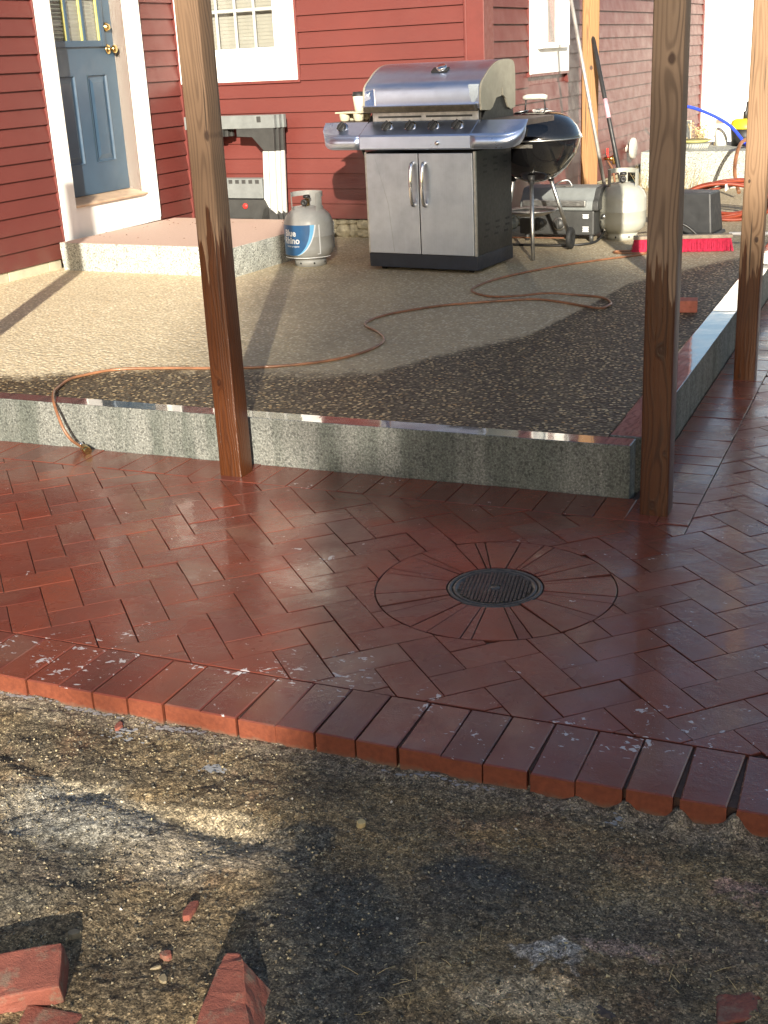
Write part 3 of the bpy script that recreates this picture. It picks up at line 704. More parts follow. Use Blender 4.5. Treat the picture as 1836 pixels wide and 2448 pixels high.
# back wall
BL = (PRT - PBK).length
def rows_back(zm, z, z1):
    # window casing 0..1.06, z 1.28..2.75
    if z1 > 1.285 and z < 2.72: return [(1.064, BL - 0.125)]
    return [(0.03, BL - 0.125)]
courses(FB, 0.315, WT, rows_back, 0, BL)
def wallslab(F, a, b_, holes, z0, z1, t=0.14, back=0.012):
    """solid wall behind the boards with rectangular openings"""
    b = B(); xs = sorted({a, b_, *[h[0] for h in holes], *[h[1] for h in holes]}); zs = sorted({z0, z1, *[h[2] for h in holes], *[h[3] for h in holes]})
    for i in range(len(xs) - 1):
        for j in range(len(zs) - 1):
            cx, cz = (xs[i] + xs[i + 1]) / 2, (zs[j] + zs[j + 1]) / 2
            if any(h[0] < cx < h[1] and h[2] < cz < h[3] for h in holes): continue
            b.box(xs[i], xs[i + 1], -back - t, -back - 0.001, zs[j], zs[j + 1])
    return xf(b, F)
obj('wall', wallslab(FB, -0.2, BL - 0.02, [(0.17, 0.90, 1.46, 2.55)], 0.318, WT), 'red_trim', house)
# door wall : openings
DL = 5.5
d0, d1 = 0.605, 1.420                # door opening in local x of FD
def rows_door(zm, z, z1):
    s = []
    if z < 2.78 and z1 > 0.30: s = [(0.03, d0 - 0.150), (d1 + 0.165, DL)]
    else: s = [(0.03, DL)]
    return s
courses(FD, 0.245, WT, rows_door, 0, DL)
obj('wall', wallslab(FD, 0.155, DL, [(d0, d1, 0.2, 2.63)], 0.25, WT), 'red_trim', house)
# right wall
RL = 7.0
def rows_right(zm, z, z1):
    if z1 > 1.235 and z < 2.5: return [(0.09, 0.885), (1.845, RL)]
    return [(0.09, RL)]
courses(FR, 0.294, WT, rows_right, 0, RL)
obj('wall', wallslab(FR, 0.02, RL, [(1.035, 1.70, 1.43, 2.35)], 0.296, WT), 'red_trim', house)
# corner trims
b = B(); b.box(BL - 0.122, BL + 0.022, -0.012, 0.024, 0.31, WT); b.box(BL - 0.03, BL + 0.024, -0.14, 0.0235, 0.311, WT - 0.001); b.box(BL - 0.115, BL - 0.10, 0.024, 0.030, 0.31, WT)
obj('corner_trim', xf(b, FB), 'red_trim', house, bev=0.004)
b = B(); b.box(-0.011, 0.085, -0.012, 0.0225, 0.30, WT); obj('corner_trim', xf(b, FR), 'red_trim', house, bev=0.004)
b = B(); b.box(0.0, 0.028, 0.0, 0.028, 0.25, WT); obj('corner_trim', xf(b, FB), 'red_trim', house, bev=0.003)
b = B(); b.box(RL, RL + 0.06, -0.2, 0.026, 0.25, WT); obj('corner_trim', xf(b, FR), 'red_trim', house, bev=0.004)
# J channels beside openings
def strip(F, x0, x1, z0, z1, y1=0.021, y0=-0.012, mat='red_trim', name='trim_channel', bev=0.002):
    b = B(); b.box(x0, x1, y0, y1, z0, z1); return obj(name, xf(b, F), mat, house, bev=bev)
strip(FD, d1 + 0.148, d1 + 0.164, 0.25, 2.79); strip(FD, d0 - 0.149, d0 - 0.134, 0.37, 2.79)
strip(FB, 1.045, 1.062, 1.268, 2.75); strip(FB, 0.03, 1.062, 1.262, 1.281, 0.026)
strip(FR, 0.886, 0.902, 1.225, 2.5); strip(FR, 1.829, 1.844, 1.225, 2.5); strip(FR, 0.87, 1.86, 1.214, 1.232, 0.030)
# foundations
def rubble(F, a, b_, z0, z1, seed, size=0.11):
    rr = random.Random(seed); x = a
    ft = B(); ft.box(a, b_, -0.20, -0.030, z0, z1); obj('foundation', xf(ft, F), 'stone', house)
    while x < b_:
        z = z0
        w = size * (0.6 + rr.random() * 0.9)
        while z < z1 - 0.01:
            h = min(z1 - z, 0.05 + rr.random() * 0.05); s = B()
            s.ball((0, 0, 0), 1.0, 8, 6)
            s.v = [(v[0] * w * 0.60 * (1 + 0.35 * noise.noise(Vector(v) * 2 + Vector((x * 5, z * 7, 0)))), v[1] * (0.035 + 0.03 * rr.random() * 0.3) * (1 + 0.4 * noise.noise(Vector(v) * 3 + Vector((x, 3, z)))), v[2] * h * 0.62) for v in s.v]
            s.sm = [False] * len(s.f)
            s.v = [(v[0] + x + w / 2, v[1] - 0.018, v[2] + z + h / 2) for v in s.v]
            obj('stone', xf(s, F), 'stone', house); z += h
        x += w
rubble(FB, 1.2, BL - 0.02, 0.176, 0.300, 4, 0.09)
rubble(FR, 0.3, 5.2, 0.176, 0.290, 5, 0.15)
zb = B(); zb.box(1.62, DL, -0.2, -0.012, 0.1, 0.246); obj('foundation', xf(zb, FD), 'joint', house)
xx = 1.62; rr = random.Random(2)
for w in (0.13, 0.39, 0.10, 0.39, 0.39, 0.39, 0.39, 0.39, 0.39, 0.39):
    s = B(); s.box(xx + 0.003, xx + w - 0.003, -0.1, 0.004 + rr.random() * 0.002, 0.12, 0.238); obj('block', xf(s, FD), 'block', house, bev=0.003); xx += w

# ---- back window
def window(F, x0, x1, z0, z1, cas, name_label, cols, rows, blind=True, deep=0.055, sash=0.035):
    """x0..x1, z0..z1 outer size of the casing, cas = casing width"""
    b = B()
    cb = cas * 1.28
    b.box(x0, x0 + cas, 0, 0.030, z0 + cb, z1); b.box(x1 - cas, x1, 0, 0.030, z0 + cb, z1); b.box(x0, x1, 0, 0.031, z0, z0 + cb - 0.001); b.box(x0 + cas, x1 - cas, 0, 0.0295, z1 - cas, z1)
    root = obj('window', xf(b, F), 'white', house, bev=0.002, label=name_label)
    ix0, ix1, iz0, iz1 = x0 + cas, x1 - cas, z0 + cb, z1 - cas
    b = B()
    for (a, c, d, e) in ((ix0, ix0 + sash, iz0, iz1), (ix1 - sash, ix1, iz0, iz1), (ix0 + sash, ix1 - sash, iz0, iz0 + sash), (ix0 + sash, ix1 - sash, iz1 - sash, iz1)):
        b.box(a, c, -0.03, 0.008, d, e)
    b.box(ix0, ix1, -0.01, 0.020, iz0 - 0.006, iz0 + 0.006)
    s_ = obj('sash', xf(b, F), 'vinyl', root, bev=0.002)
    gx0, gx1, gz0, gz1 = ix0 + sash, ix1 - sash, iz0 + sash, iz1 - sash
    b = B(); b.box(gx0, gx1, -0.016, -0.012, gz0, gz1); obj('pane', xf(b, F), 'glass', root)
    for i in range(1, cols):
        x = gx0 + (gx1 - gx0) * i / cols; b = B(); b.box(x - 0.010, x + 0.010, -0.012, -0.002, gz0, gz1); obj('muntin', xf(b, F), 'muntin_grey', root, bev=0.001)
    for i in range(1, rows):
        z = gz0 + (gz1 - gz0) * i / rows; b = B(); b.box(gx0, gx1, -0.0115, -0.0015, z - 0.010, z + 0.010); obj('muntin', xf(b, F), 'muntin_grey', root, bev=0.001)
    b = B()
    if blind:
        z = gz0 - 0.02
        while z < gz1:
            b.box(gx0 - 0.03, gx1 + 0.03, -0.075, -0.071, z, z + 0.0254, None); z += 0.025
        b.v = [(v[0], v[1] + 0.004 * (k_ % 8 < 4), v[2]) for k_, v in enumerate(b.v)]
        obj('blind', xf(b, F), 'blind', root)
    else:
        prof = []
        for k in range(61):
            x = gx0 - 0.02 + (gx1 - gx0 + 0.04) * k / 60; prof.append((x, -0.10 + 0.018 * math.sin(k * 0.9)))
        v = [(x, y, gz0 - 0.05) for x, y in prof] + [(x, y, gz1 + 0.05) for x, y in prof]
        b.add(v, [(k, k + 1, k + 62, k + 61) for k in range(60)], True)
        obj('curtain', xf(b, F), 'curtain', root)
    return root
window(FB, 0.029, 1.045, 1.281, 2.72, 0.150, 'white framed window with a beige blind', 4, 4)
window(FR, 0.902, 1.829, 1.232, 2.48, 0.140, 'narrow looking white window with grey curtains', 1, 1, blind=False)
# the window reveal on the side wall shows a deep inner frame
b = B(); b.box(1.70 - 0.05, 1.70, -0.012, 0.075, 1.42, 2.35); b.box(1.04, 1.70, -0.012, 0.070, 1.405, 1.4295); obj('window_stop', xf(b, FR), 'vinyl', house, bev=0.002)

# ---- back door (recessed), FD local x grows to the camera, so the left jamb is the far camera side
RC = -0.118
b = B()
b.box(d0 - 0.134, d0, 0.0, 0.030, 0.345, 2.77); b.box(d1, d1 + 0.148, 0.0, 0.030, 0.345, 2.77); b.box(d0, d1, 0.0, 0.0295, 2.63, 2.77)
b.box(d0 - 0.134, d0 - 0.122, 0.030, 0.036, 0.37, 2.77)
obj('door_trim', xf(b, FD), 'white', house, bev=0.002)
b = B(); b.box(d0 - 0.022, d0, RC - 0.02, -0.0005, 0.56, 2.63); b.box(d1, d1 + 0.022, RC - 0.02, -0.0005, 0.56, 2.63); b.box(d0, d1, RC - 0.02, -0.0005, 2.608, 2.6295)
obj('door_jamb', xf(b, FD), 'cream', house)
b = B(); b.box(d0 + 0.001, d1 - 0.001, -0.05, 0.012, 0.340, 0.545); obj('kick_board', xf(b, FD), 'white', house, bev=0.002)
b = B(); b.prism([(RC - 0.02, 0.546), (0.034, 0.546), (0.036, 0.560), (0.020, 0.566), (RC - 0.02, 0.592)], d0 - 0.0, d1 + 0.0, 'x'); obj('threshold', xf(b, FD), 'threshold', house, bev=0.002)
W_ = d1 - d0
dz0, dz1 = 0.594, 2.606
g0x, g1x, gzb, gzt = d0 + 0.145, d1 - 0.145, 1.60, 2.45
b = B()
y0, y1 = RC - 0.045, RC
pnl = [(d0 + 0.125, d0 + 0.125 + 0.215), (d1 - 0.125 - 0.215, d1 - 0.125)]; pz0, pz1 = 0.80, 1.385
xs = sorted([d0 + 0.002, pnl[0][0], pnl[0][1], pnl[1][0], pnl[1][1], d1 - 0.002]); 
for i in range(5):
    a, c = xs[i], xs[i + 1]
    if i in (1, 3): b.box(a, c, y0, y1, dz0, pz0); b.box(a, c, y0, y1, pz1, gzb - 0.0)
    else: b.box(a, c, y0, y1, dz0, gzb)
b.box(d0 + 0.002, g0x, y0, y1, gzb, dz1); b.box(g1x, d1 - 0.002, y0, y1, gzb, dz1); b.box(g0x, g1x, y0, y1, gzt, dz1)
door = obj('door', xf(b, FD), 'door', house)
for (a, c) in pnl:
    b = B(); d_ = 0.022
    zz0, zz1 = pz0, pz1
    # moulded raised panel: outer bead, groove, raised field
    rings = [(0, 0.004), (0.006, 0.005), (0.012, -0.008), (0.022, -0.009), (0.050, 0.0), (0.052, 0.001)]
    vv = []; ff = []
    for (o_, yv) in rings: vv += [(a + o_, y1 + yv, zz0 + o_), (c - o_, y1 + yv, zz0 + o_), (c - o_, y1 + yv, zz1 - o_), (a + o_, y1 + yv, zz1 - o_)]
    for i in range(len(rings) - 1):
        for k in range(4): ff.append((i * 4 + k, i * 4 + (k + 1) % 4, (i + 1) * 4 + (k + 1) % 4, (i + 1) * 4 + k))
    L_ = (len(rings) - 1) * 4; ff.append((L_, L_ + 1, L_ + 2, L_ + 3)); b.add(vv, ff)
    obj('door_panel', xf(b, FD), 'door', door)
b = B(); m_ = 0.038
for (a, c, d, e) in ((g0x - m_, g0x + 0.004, gzb - m_, gzt + m_), (g1x - 0.004, g1x + m_, gzb - m_, gzt + m_), (g0x + 0.0041, g1x - 0.0041, gzb - m_, gzb + 0.004), (g0x + 0.0041, g1x - 0.0041, gzt - 0.004, gzt + m_)):
    b.box(a, c, RC + 0.0005, RC + 0.016, d, e)
obj('glazing_frame', xf(b, FD), 'door', door, bev=0.005)
b = B(); b.box(g0x, g1x, RC - 0.010, RC - 0.008, gzb, gzt); obj('pane', xf(b, FD), 'glass', door)
for k in (1, 2):
    x = g0x + (g1x - g0x) * k / 3; b = B(); b.box(x - 0.012, x + 0.012, RC - 0.0075, RC + 0.010, gzb, gzt); obj('muntin', xf(b, FD), 'door', door, bev=0.003)
    b = B(); b.box(x + 0.0125, x + 0.026, RC - 0.0075, RC + 0.002, gzb, gzt); obj('muntin_edge', xf(b, FD), 'yellow', door)
b = B(); b.box(g0x + 0.002, g0x + 0.016, RC - 0.0075, RC + 0.003, gzb, gzt); obj('muntin_edge', xf(b, FD), 'yellow', door)
for k in (1, 2):
    z = gzb + (gzt - gzb) * k / 3; b = B(); b.box(g0x, g1x, RC - 0.0074, RC + 0.0095, z - 0.012, z + 0.012); obj('muntin', xf(b, FD), 'door', door, bev=0.003)
b = B(); z = gzb - 0.02
while z < gzt + 0.02: b.box(g0x - 0.03, g1x + 0.03, RC - 0.016, RC - 0.014, z, z + 0.0235); z += 0.025
obj('blind', xf(b, FD), 'blind', door)
def knob(z, big):
    x = d0 + 0.072; c = FD @ Vector((x, RC, z)); k = B()
    mt = Matrix.Rotation(R(90), 3, 'Y')
    prof = [(0.0001, 0), (0.033, 0), (0.032, 0.006), (0.024, 0.012), (0.012, 0.018), (0.011, 0.034), (0.018, 0.040), (0.027, 0.050), (0.028, 0.060), (0.022, 0.070), (0.0001, 0.072)] if big else [(0.0001, 0), (0.031, 0), (0.030, 0.012), (0.020, 0.022), (0.017, 0.032), (0.0001, 0.034)]
    k.lathe(prof, 24, c, True, mt); return k
obj('door_knob', knob(1.545, True), 'brass', door); obj('deadbolt', knob(1.690, False), 'brass', door)

# eaves and roof above the frame
b = B(); 
e = B(); e.box(-0.1, BL + 0.35, 0.0, 0.32, WT, WT + 0.03); e.box(-0.1, BL + 0.35, 0.32, 0.345, WT - 0.01, WT + 0.17); obj('soffit', xf(e, FB), 'white', house)
e = B(); e.box(0.35, DL, 0.0, 0.30, WT + 0.001, WT + 0.031); e.box(0.35, DL, 0.30, 0.325, WT - 0.009, WT + 0.169); obj('soffit', xf(e, FD), 'white', house)
e = B(); e.box(-0.3, RL + 0.1, 0.0, 0.30, WT + 0.002, WT + 0.032); e.box(-0.3, RL + 0.1, 0.30, 0.325, WT - 0.008, WT + 0.168); obj('soffit', xf(e, FR), 'white', house)
rf = B()
rf.add([(-11, 2.6, WT + 0.2), (-4.85, 2.9, WT + 0.18), (-4.9, 8.0, WT + 0.18), (-2.35, 7.85, WT + 0.18), (-2.2, 15.3, WT + 0.18), (-11, 15.3, WT + 0.2), (-8, 6.0, WT + 2.4), (-6.0, 12.5, WT + 2.4)],
       [(0, 1, 6), (1, 2, 6), (2, 7, 6), (2, 3, 7), (3, 4, 7), (4, 5, 7), (5, 6, 7), (5, 0, 6)])
obj('roof', rf, 'shingle', house)

# small fittings on the right wall
ds = obj('hose_bib_cover', B().lathe([(0.0001, 0.085), (0.085, 0.085), (0.095, 0.078), (0.098, 0.055), (0.096, 0.050), (0.04, 0.048), (0.036, 0.0)], 32, (0, 0, 0), True, Matrix.Rotation(R(90), 3, 'Y')), 'handle_white')
ds.location = FR @ Vector((3.72, 0.012, 0.487)); ds.rotation_euler = (0, 0, R(-2)); tag(ds, 'round cream outlet cover fixed low on the red right wall', 'outlet cover')
spt = thing('garden_tap', 'small brass garden tap low on the right wall above the cream propane tank', 'tap', FR @ Vector((2.98, 0.01, 0.46)), R(-2))
obj('tap_body', B().cyl((0, 0, 0), (0.09, 0, 0), 0.014).cyl((0.075, 0, 0.03), (0.085, 0, -0.05), 0.012).ball((0.06, 0, 0), 0.022), 'brass', spt)
obj('tap_handle', B().lathe([(0.0001, 0), (0.028, 0), (0.028, 0.012), (0.0001, 0.014)], 12, (0.11, 0, -0.005), True, Matrix.Rotation(R(60), 3, 'Y')), 'black_plastic', spt)
obj('red_lever', B().box(0.02, 0.035, -0.008, 0.008, 0.03, 0.09).cyl((0.03, 0, 0), (0.03, 0, 0.04), 0.008), 'red_knob', spt)
obj('copper_pipe', B().tube(spline([(0.03, 0, -0.02), (0.08, -0.03, -0.08), (0.10, -0.03, -0.16), (0.11, -0.03, -0.26)], 5), 0.009), 'rust', spt)
dp = obj('vent_pipe', B().box(0, 0.02, -0.03, 0.03, 1.35, 1.78), 'white', None, bev=0.004); dp.location = FR @ Vector((6.2, 0.016, 0)); dp.rotation_euler = (0, 0, R(-2)); tag(dp, 'short white pipe high on the red right wall beyond the near right post', 'pipe')

# ================================================================== GRANITE STEP
st = obj('granite_step', rough_block(0, 1.372, 0, 1.25, 0.10, 0.357, 0.006, 3, 0.04), 'granite', None, bev=0.004)
st.location = (-5.235, 6.692, 0); st.rotation_euler = (0, 0, R(-4.6)); tag(st, 'big granite doorstep slab with a pink flat top below the blue door', 'doorstep')
lf = B(); rl = random.Random(5)
for _ in range(46):
    x = -5.19 + rl.random() ** 2 * 1.1; y = 6.78 + rl.random() * 1.05; a = rl.random() * 6.28; s_ = 0.004 + rl.random() * 0.007
    lf.add([(x - s_ * math.cos(a), y - s_ * math.sin(a), 0.3595), (x + 0.003 * math.sin(a), y - 0.003 * math.cos(a), 0.363), (x + s_ * math.cos(a), y + s_ * math.sin(a), 0.3595), (x - 0.003 * math.sin(a), y + 0.003 * math.cos(a), 0.361)], [(0, 1, 2, 3)])
stuff(obj('leaf_crumbs', lf, 'rust'))

# ================================================================== POSTS
def post(loc, w, d, h, mat, label, rz=0.0, lean=(0, 0), z0=-0.01):
    b = B(); r = 0.006
    poly = []
    for cx, cy, a0 in ((w / 2 - r, d / 2 - r, 0), (-w / 2 + r, d / 2 - r, 90), (-w / 2 + r, -d / 2 + r, 180), (w / 2 - r, -d / 2 + r, 270)):
        for k in range(4): a = R(a0 + 30 * k); poly.append((cx + r * math.cos(a), cy + r * math.sin(a)))
    n = len(poly); L = 24
    for k in range(L + 1):
        z = h * k / L
        for p in poly: b.v.append((p[0] + 0.0012 * noise.noise(Vector((p[0] * 20, z * 3, p[1] * 20 + loc[0]))), p[1] + 0.0012 * noise.noise(Vector((p[1] * 20, z * 3, p[0] * 20 + 5))), z))
    for k in range(L):
        for i in range(n): b.f.append((k * n + i, k * n + (i + 1) % n, (k + 1) * n + (i + 1) % n, (k + 1) * n + i)); b.sm.append(True)
    b.f.append(tuple(range(L * n, L * n + n))); b.sm.append(False)
    o = obj('wooden_post', b, mat); o.location = (loc[0], loc[1], z0); o.rotation_euler = (lean[0], lean[1], rz)
    return tag(o, label, 'post', 'posts standing in the brick paving' if z0 < 0.05 else None)
PH = 1.80
post((-2.237, 3.695), 0.088, 0.090, PH, m_wood('post_wood_left', 0.86, WD, WK, 1.37, [(0.034, 1.20, 0.012), (-0.012, 0.36, 0.010)], 0.6), 'near left wooden post with its lower half soaked dark, just right of the blue door')
post((-0.704, 3.712), 0.090, 0.090, PH, m_wood('post_wood_right', 0.80, (0.235, 0.155, 0.100), (0.105, 0.066, 0.042), 4.11, [(0.006, 0.545, 0.020), (0.012, 1.375, 0.012), (-0.005, 0.045, 0.010), (0.028, 0.22, 0.006)], -0.2), 'near right wooden post at the kerb corner with a big dark knot half way up')
post((-0.664, 5.465), 0.090, 0.090, PH, m_wood('post_wood_far_right', 0.48, (0.285, 0.175, 0.098), (0.17, 0.096, 0.050), 7.7, [(-0.02, 0.03, 0.008), (-0.022, 0.86, 0.006), (0.02, 0.62, 0.010)], -0.3), 'wooden post at the right edge of the picture, beside the side kerb')
post((-3.785, 3.695), 0.088, 0.090, PH, m_wood('post_wood_outer', 0.6, WD, WK, 9.3), 'wooden post out at the left, throwing its shadow on the doorstep')
p4 = post((-2.405, 9.55), 0.122, 0.090, 1.95, m_wood('post_wood_yellow', 0.20, (0.31, 0.165, 0.062), (0.20, 0.088, 0.030), 2.9, [(0.005, 1.085, 0.013), (-0.01, 0.80, 0.006)]), 'fresh yellow wooden post behind the kettle grill near the right wall', rz=R(18), z0=0.17)

# ================================================================== GAS GRILL
G_ = thing('gas_grill', 'stainless steel gas grill with a closed lid, two cabinet doors and side shelves', 'grill', (-2.755, 6.915, PZ), R(-7))
HW = 0.368; DP = 0.50
obj('base', B().box(-HW, HW, 0.0, DP, 0.022, 0.105), 'navy_base', G_, bev=0.004)
obj('side_panel', B().box(HW - 0.012, HW - 0.001, 0.012, DP - 0.01, 0.1055, 0.70), 'black_paint', G_, bev=0.001)
sp = obj('side_panel', B().box(-HW + 0.001, -HW + 0.012, 0.012, DP - 0.01, 0.1055, 0.70), 'black_paint', G_, bev=0.001)
obj('back_panel', B().box(-HW + 0.0125, HW - 0.0125, DP - 0.03, DP - 0.012, 0.1055, 0.70), 'black_paint', G_)
obj('front_edge', B().box(HW - 0.014, HW, -0.004, 0.0115, 0.1058, 0.70), 'alu', G_); obj('front_edge', B().box(-HW, -HW + 0.012, -0.004, 0.0115, 0.1058, 0.70), 'alu', G_)
for (a, c, hx) in ((-HW + 0.014, -0.003, -0.036), (0.003, HW - 0.016, 0.040)):
    dd = obj('cabinet_door', B().box(a, c, -0.012, 0.010, 0.108, 0.692), 'steel_v', G_, bev=0.003)
    hb = B(); hb.tube(spline([(hx, -0.010, 0.395), (hx, -0.030, 0.402), (hx, -0.043, 0.44), (hx, -0.049, 0.515), (hx, -0.043, 0.59), (hx, -0.030, 0.628), (hx, -0.010, 0.636)], 5), 0.0125, 12)
    obj('door_handle', hb, 'chrome', dd)
# vent slots on the right side
for zz in (0.64, 0.605, 0.57, 0.27, 0.235, 0.20):
    for k in range(3):
        y = 0.10 + k * 0.14 + (0.02 if int(zz * 100) % 2 else 0)
        obj('vent_slot', B().box(HW - 0.0012, HW + 0.0006, y, y + 0.05, zz, zz + 0.012), 'rubber', G_)
for (x, y) in ((-0.30, 0.06), (0.30, 0.06), (-0.30, 0.44), (0.30, 0.44)):
    obj('caster', B().cyl((x - 0.012, y, 0.016), (x + 0.012, y, 0.016), 0.016), 'rubber', G_)
# control console: plan outline with rounded front corners
def fascia(x0, x1, corner=None, rad=0.15):
    """front profile from top back to bottom; corner = 'L' or 'R' rounds that end"""
    prof = [(0.055, 0.868), (-0.055, 0.800), (-0.062, 0.790), (-0.062, 0.722), (-0.055, 0.716), (0.10, 0.716)]
    b = B(); n = 14; cols = []
    if corner is None: cols = [(x0, 0), (x1, 0)]
    else:
        xe = x1 if corner == 'R' else x0; sgn = 1 if corner == 'R' else -1; xs_ = x0 if corner == 'R' else x1
        cols = [(xs_, 0.0)]
        for k in range(n + 1):
            t = k / n * math.pi / 2; cols.append((xe - sgn * rad + sgn * rad * math.sin(t), 0.30 * (1 - math.cos(t)) ** 1.1 * 0.62))
    m = len(prof)
    for (x, dy) in cols:
        for (y, z) in prof:
            yb = y
            if y < 0.055: b.v.append((x, min(y + dy, 0.30), z))
            else: b.v.append((x, max(yb, min(y + dy, 0.30)), z) )
    for i in range(len(cols) - 1):
        for k in range(m - 1): b.f.append((i * m + k, i * m + k + 1, (i + 1) * m + k + 1, (i + 1) * m + k)); b.sm.append(False)
    return b
con = B()
con.prism([(0.055, 0.868), (-0.055, 0.800), (-0.062, 0.790), (-0.062, 0.722), (-0.055, 0.716), (0.20, 0.716), (0.20, 0.868)], -0.365, 0.365, 'x')
obj('control_panel', con, 'steel', G_, bev=0.002)
def shelf(sgn):
    """side shelf: rounded front fascia and a flat dark top"""
    xi = 0.367 * sgn; xe = 0.670 * sgn; w = abs(xe - xi); n = 16
    b = B(); prof = [(0.055, 0.868), (-0.055, 0.800), (-0.062, 0.790), (-0.062, 0.722), (-0.054, 0.716), (0.02, 0.716)]
    m = len(prof); cols = []
    for k in range(5): cols.append((xi + sgn * (w - 0.15) * k / 4, 0.0, 0.0))
    for k in range(1, n + 1):
        t = k / n * math.pi / 2; cols.append((xe - sgn * 0.15 + sgn * 0.15 * math.sin(t), 0.117 * (1 - math.cos(t)), 1 - math.cos(t)))
    for (x, dy, u) in cols:
        for q, (y, z) in enumerate(prof):
            if q == 0: b.v.append((x, y, z)); continue
            zz = z + (0.862 - z) * u ** 1.5 if q < 3 else z + (0.828 - z) * u ** 1.6
            b.v.append((x - sgn * 0.012 * u * (q > 2), min(y + dy, 0.0545) if q < 5 else y + dy * 0.3, zz))
    src = list(b.v); b = B(); nc = len(cols)
    for k in range(m - 1):
        b.add([src[i * m + kk] for i in range(nc) for kk in (k, k + 1)], [(2 * i, 2 * i + 1, 2 * i + 3, 2 * i + 2) for i in range(nc - 1)], k in (2, 3))
    fs = obj('shelf_fascia', b, 'steel', G_)
    sm = fs.modifiers.new('thickness', 'SOLIDIFY'); sm.thickness = 0.003
    poly = [(xi, 0.057), (xe - sgn * 0.004, 0.057), (xe - sgn * 0.004, 0.44), (xe - sgn * 0.03, 0.47), (xi, 0.47)]
    t_ = B(); t_.prism(poly, 0.835, 0.866, 'z'); obj('side_shelf', t_, 'shelf_dark', G_, bev=0.002)
shelf(-1); shelf(1)
# knobs
def gknob(x, y, z, r=0.033):
    mt = Matrix.Rotation(R(58), 3, 'X')
    k = obj('control_knob', B().lathe([(0.0001, 0.006), (r, 0.006), (r * 1.12, 0.002), (r * 1.15, 0.0), ], 26, (x, y, z), True, mt), 'chrome', G_)
    kk = B(); kk.lathe([(r * 0.86, 0.004), (r * 0.82, 0.022), (r * 0.7, 0.026), (0.0001, 0.026)], 24, (x, y, z), True, mt)
    g = B(); g.box(-r * 0.8, r * 0.8, -r * 0.24, r * 0.24, 0.024, 0.038)
    g.v = [tuple(mt @ Matrix.Rotation(R(65), 3, 'Z') @ Vector(v) + Vector((x, y, z))) for v in g.v]; kk.add(g.v, g.f)
    obj('knob_grip', kk, 'black_plastic', k, bev=0.001)
for kx in (-0.515, -0.205, -0.050, 0.103, 0.256): gknob(kx, 0.002, 0.838)
obj('igniter', B().lathe([(0.0001, 0.012), (0.011, 0.012), (0.013, 0.0)], 18, (0.157, -0.062, 0.752), True, Matrix.Rotation(R(90), 3, 'X')), 'chrome', G_)
# slotted strip, firebox
obj('slot_strip', B().box(-0.335, 0.362, 0.058, 0.075, 0.8685, 0.925), 'alu', G_, bev=0.002)
for (a, c) in ((-0.295, -0.005), (0.025, 0.325)): obj('vent_slot', B().box(a, c, 0.0565, 0.0585, 0.888, 0.899), 'rubber', G_)
obj('firebox', B().box(-0.345, 0.372, 0.0755, 0.47, 0.80, 0.935), 'black_paint', G_, bev=0.003)
# lid
LW = 0.375; lx = 0.012
prof = [(0.028, 0.932), (0.022, 0.955), (0.020, 1.000), (0.026, 1.050), (0.048, 1.078), (0.090, 1.104), (0.145, 1.138), (0.200, 1.162), (0.255, 1.177), (0.330, 1.184), (0.410, 1.183), (0.465, 1.170), (0.487, 1.120), (0.490, 0.960)]
pf = [(p.x, p.y) for p in spline([Vector((a, b_, 0)) for a, b_ in prof], 4)]
b = B()
m = len(pf)
for x in (lx - LW, lx + LW):
    for (y, z) in pf: b.v.append((x, y, z))
for k in range(m - 1): b.f.append((k, k + 1, m + k + 1, m + k)); b.sm.append(True)
lid = obj('lid', b, 'lid', G_); 
# dished grip recess ends at the lower corners and a dark greasy lip below
obj('lid_lip', B().prism([(0.020, 0.949), (-0.018, 0.957), (-0.020, 0.951), (-0.004, 0.922), (0.030, 0.918), (0.06, 0.930)], lx - LW + 0.012, lx + LW - 0.012, 'x'), 'grime', lid, bev=0.002)
obj('lip_edge', B().prism([(0.019, 0.960), (-0.019, 0.9605), (-0.021, 0.9565), (0.019, 0.954)], lx - LW + 0.004, lx + LW - 0.004, 'x'), 'lid', lid)
for sgn in (-1, 1):
    x = lx + sgn * LW
    ep = [(y, z) for (y, z) in pf] ; ep = [(0.06, 0.930)] + ep[1:] if False else ep
    # end cap with a notch over the vent hump
    poly = [(0.026, 0.922)] + [(y, z) for (y, z) in pf[2:-2]] + [(0.488, 0.915), (0.425, 0.905), (0.39, 0.918), (0.352, 0.972), (0.318, 0.988), (0.308, 1.030), (0.300, 1.030), (0.292, 0.985), (0.225, 0.978), (0.175, 0.930), (0.14, 0.915)]
    c_ = B(); c_.prism(poly, x, x + sgn * 0.012, 'x'); obj('end_cap', c_, 'castalu', lid, bev=0.0015)
    c_ = B(); c_.prism([(0.04, 0.86), (0.49, 0.86), (0.47, 0.93), (0.36, 1.04), (0.25, 1.04), (0.12, 0.93)], x - sgn * 0.004, x - sgn * 0.0008, 'x'); obj('end_hood', c_, 'black_paint', G_)
pt = B(); poly = [(0.300, 1.062), (0.372, 1.062), (0.374, 1.03), (0.366, 1.018), (0.362, 0.998), (0.345, 0.990), (0.338, 0.972), (0.322, 0.968), (0.312, 0.990), (0.315, 1.020)]
def yface(z):
    for (ya, za), (yb_, zb_) in zip(pf, pf[1:]):
        if za <= z <= zb_: return ya + (yb_ - ya) * (z - za) / max(1e-6, zb_ - za)
    return 0.02
zr_ = [0.968 + 0.0045 * k for k in range(22)]; rq = random.Random(4)
xl = lambda z: 0.322 - 0.004 * (z > 1.03) + (1.066 - z) * 0.16 + rq.gauss(0, 0.003); xr = lambda z: 0.384 - max(0, 1.0 - z) * 0.7
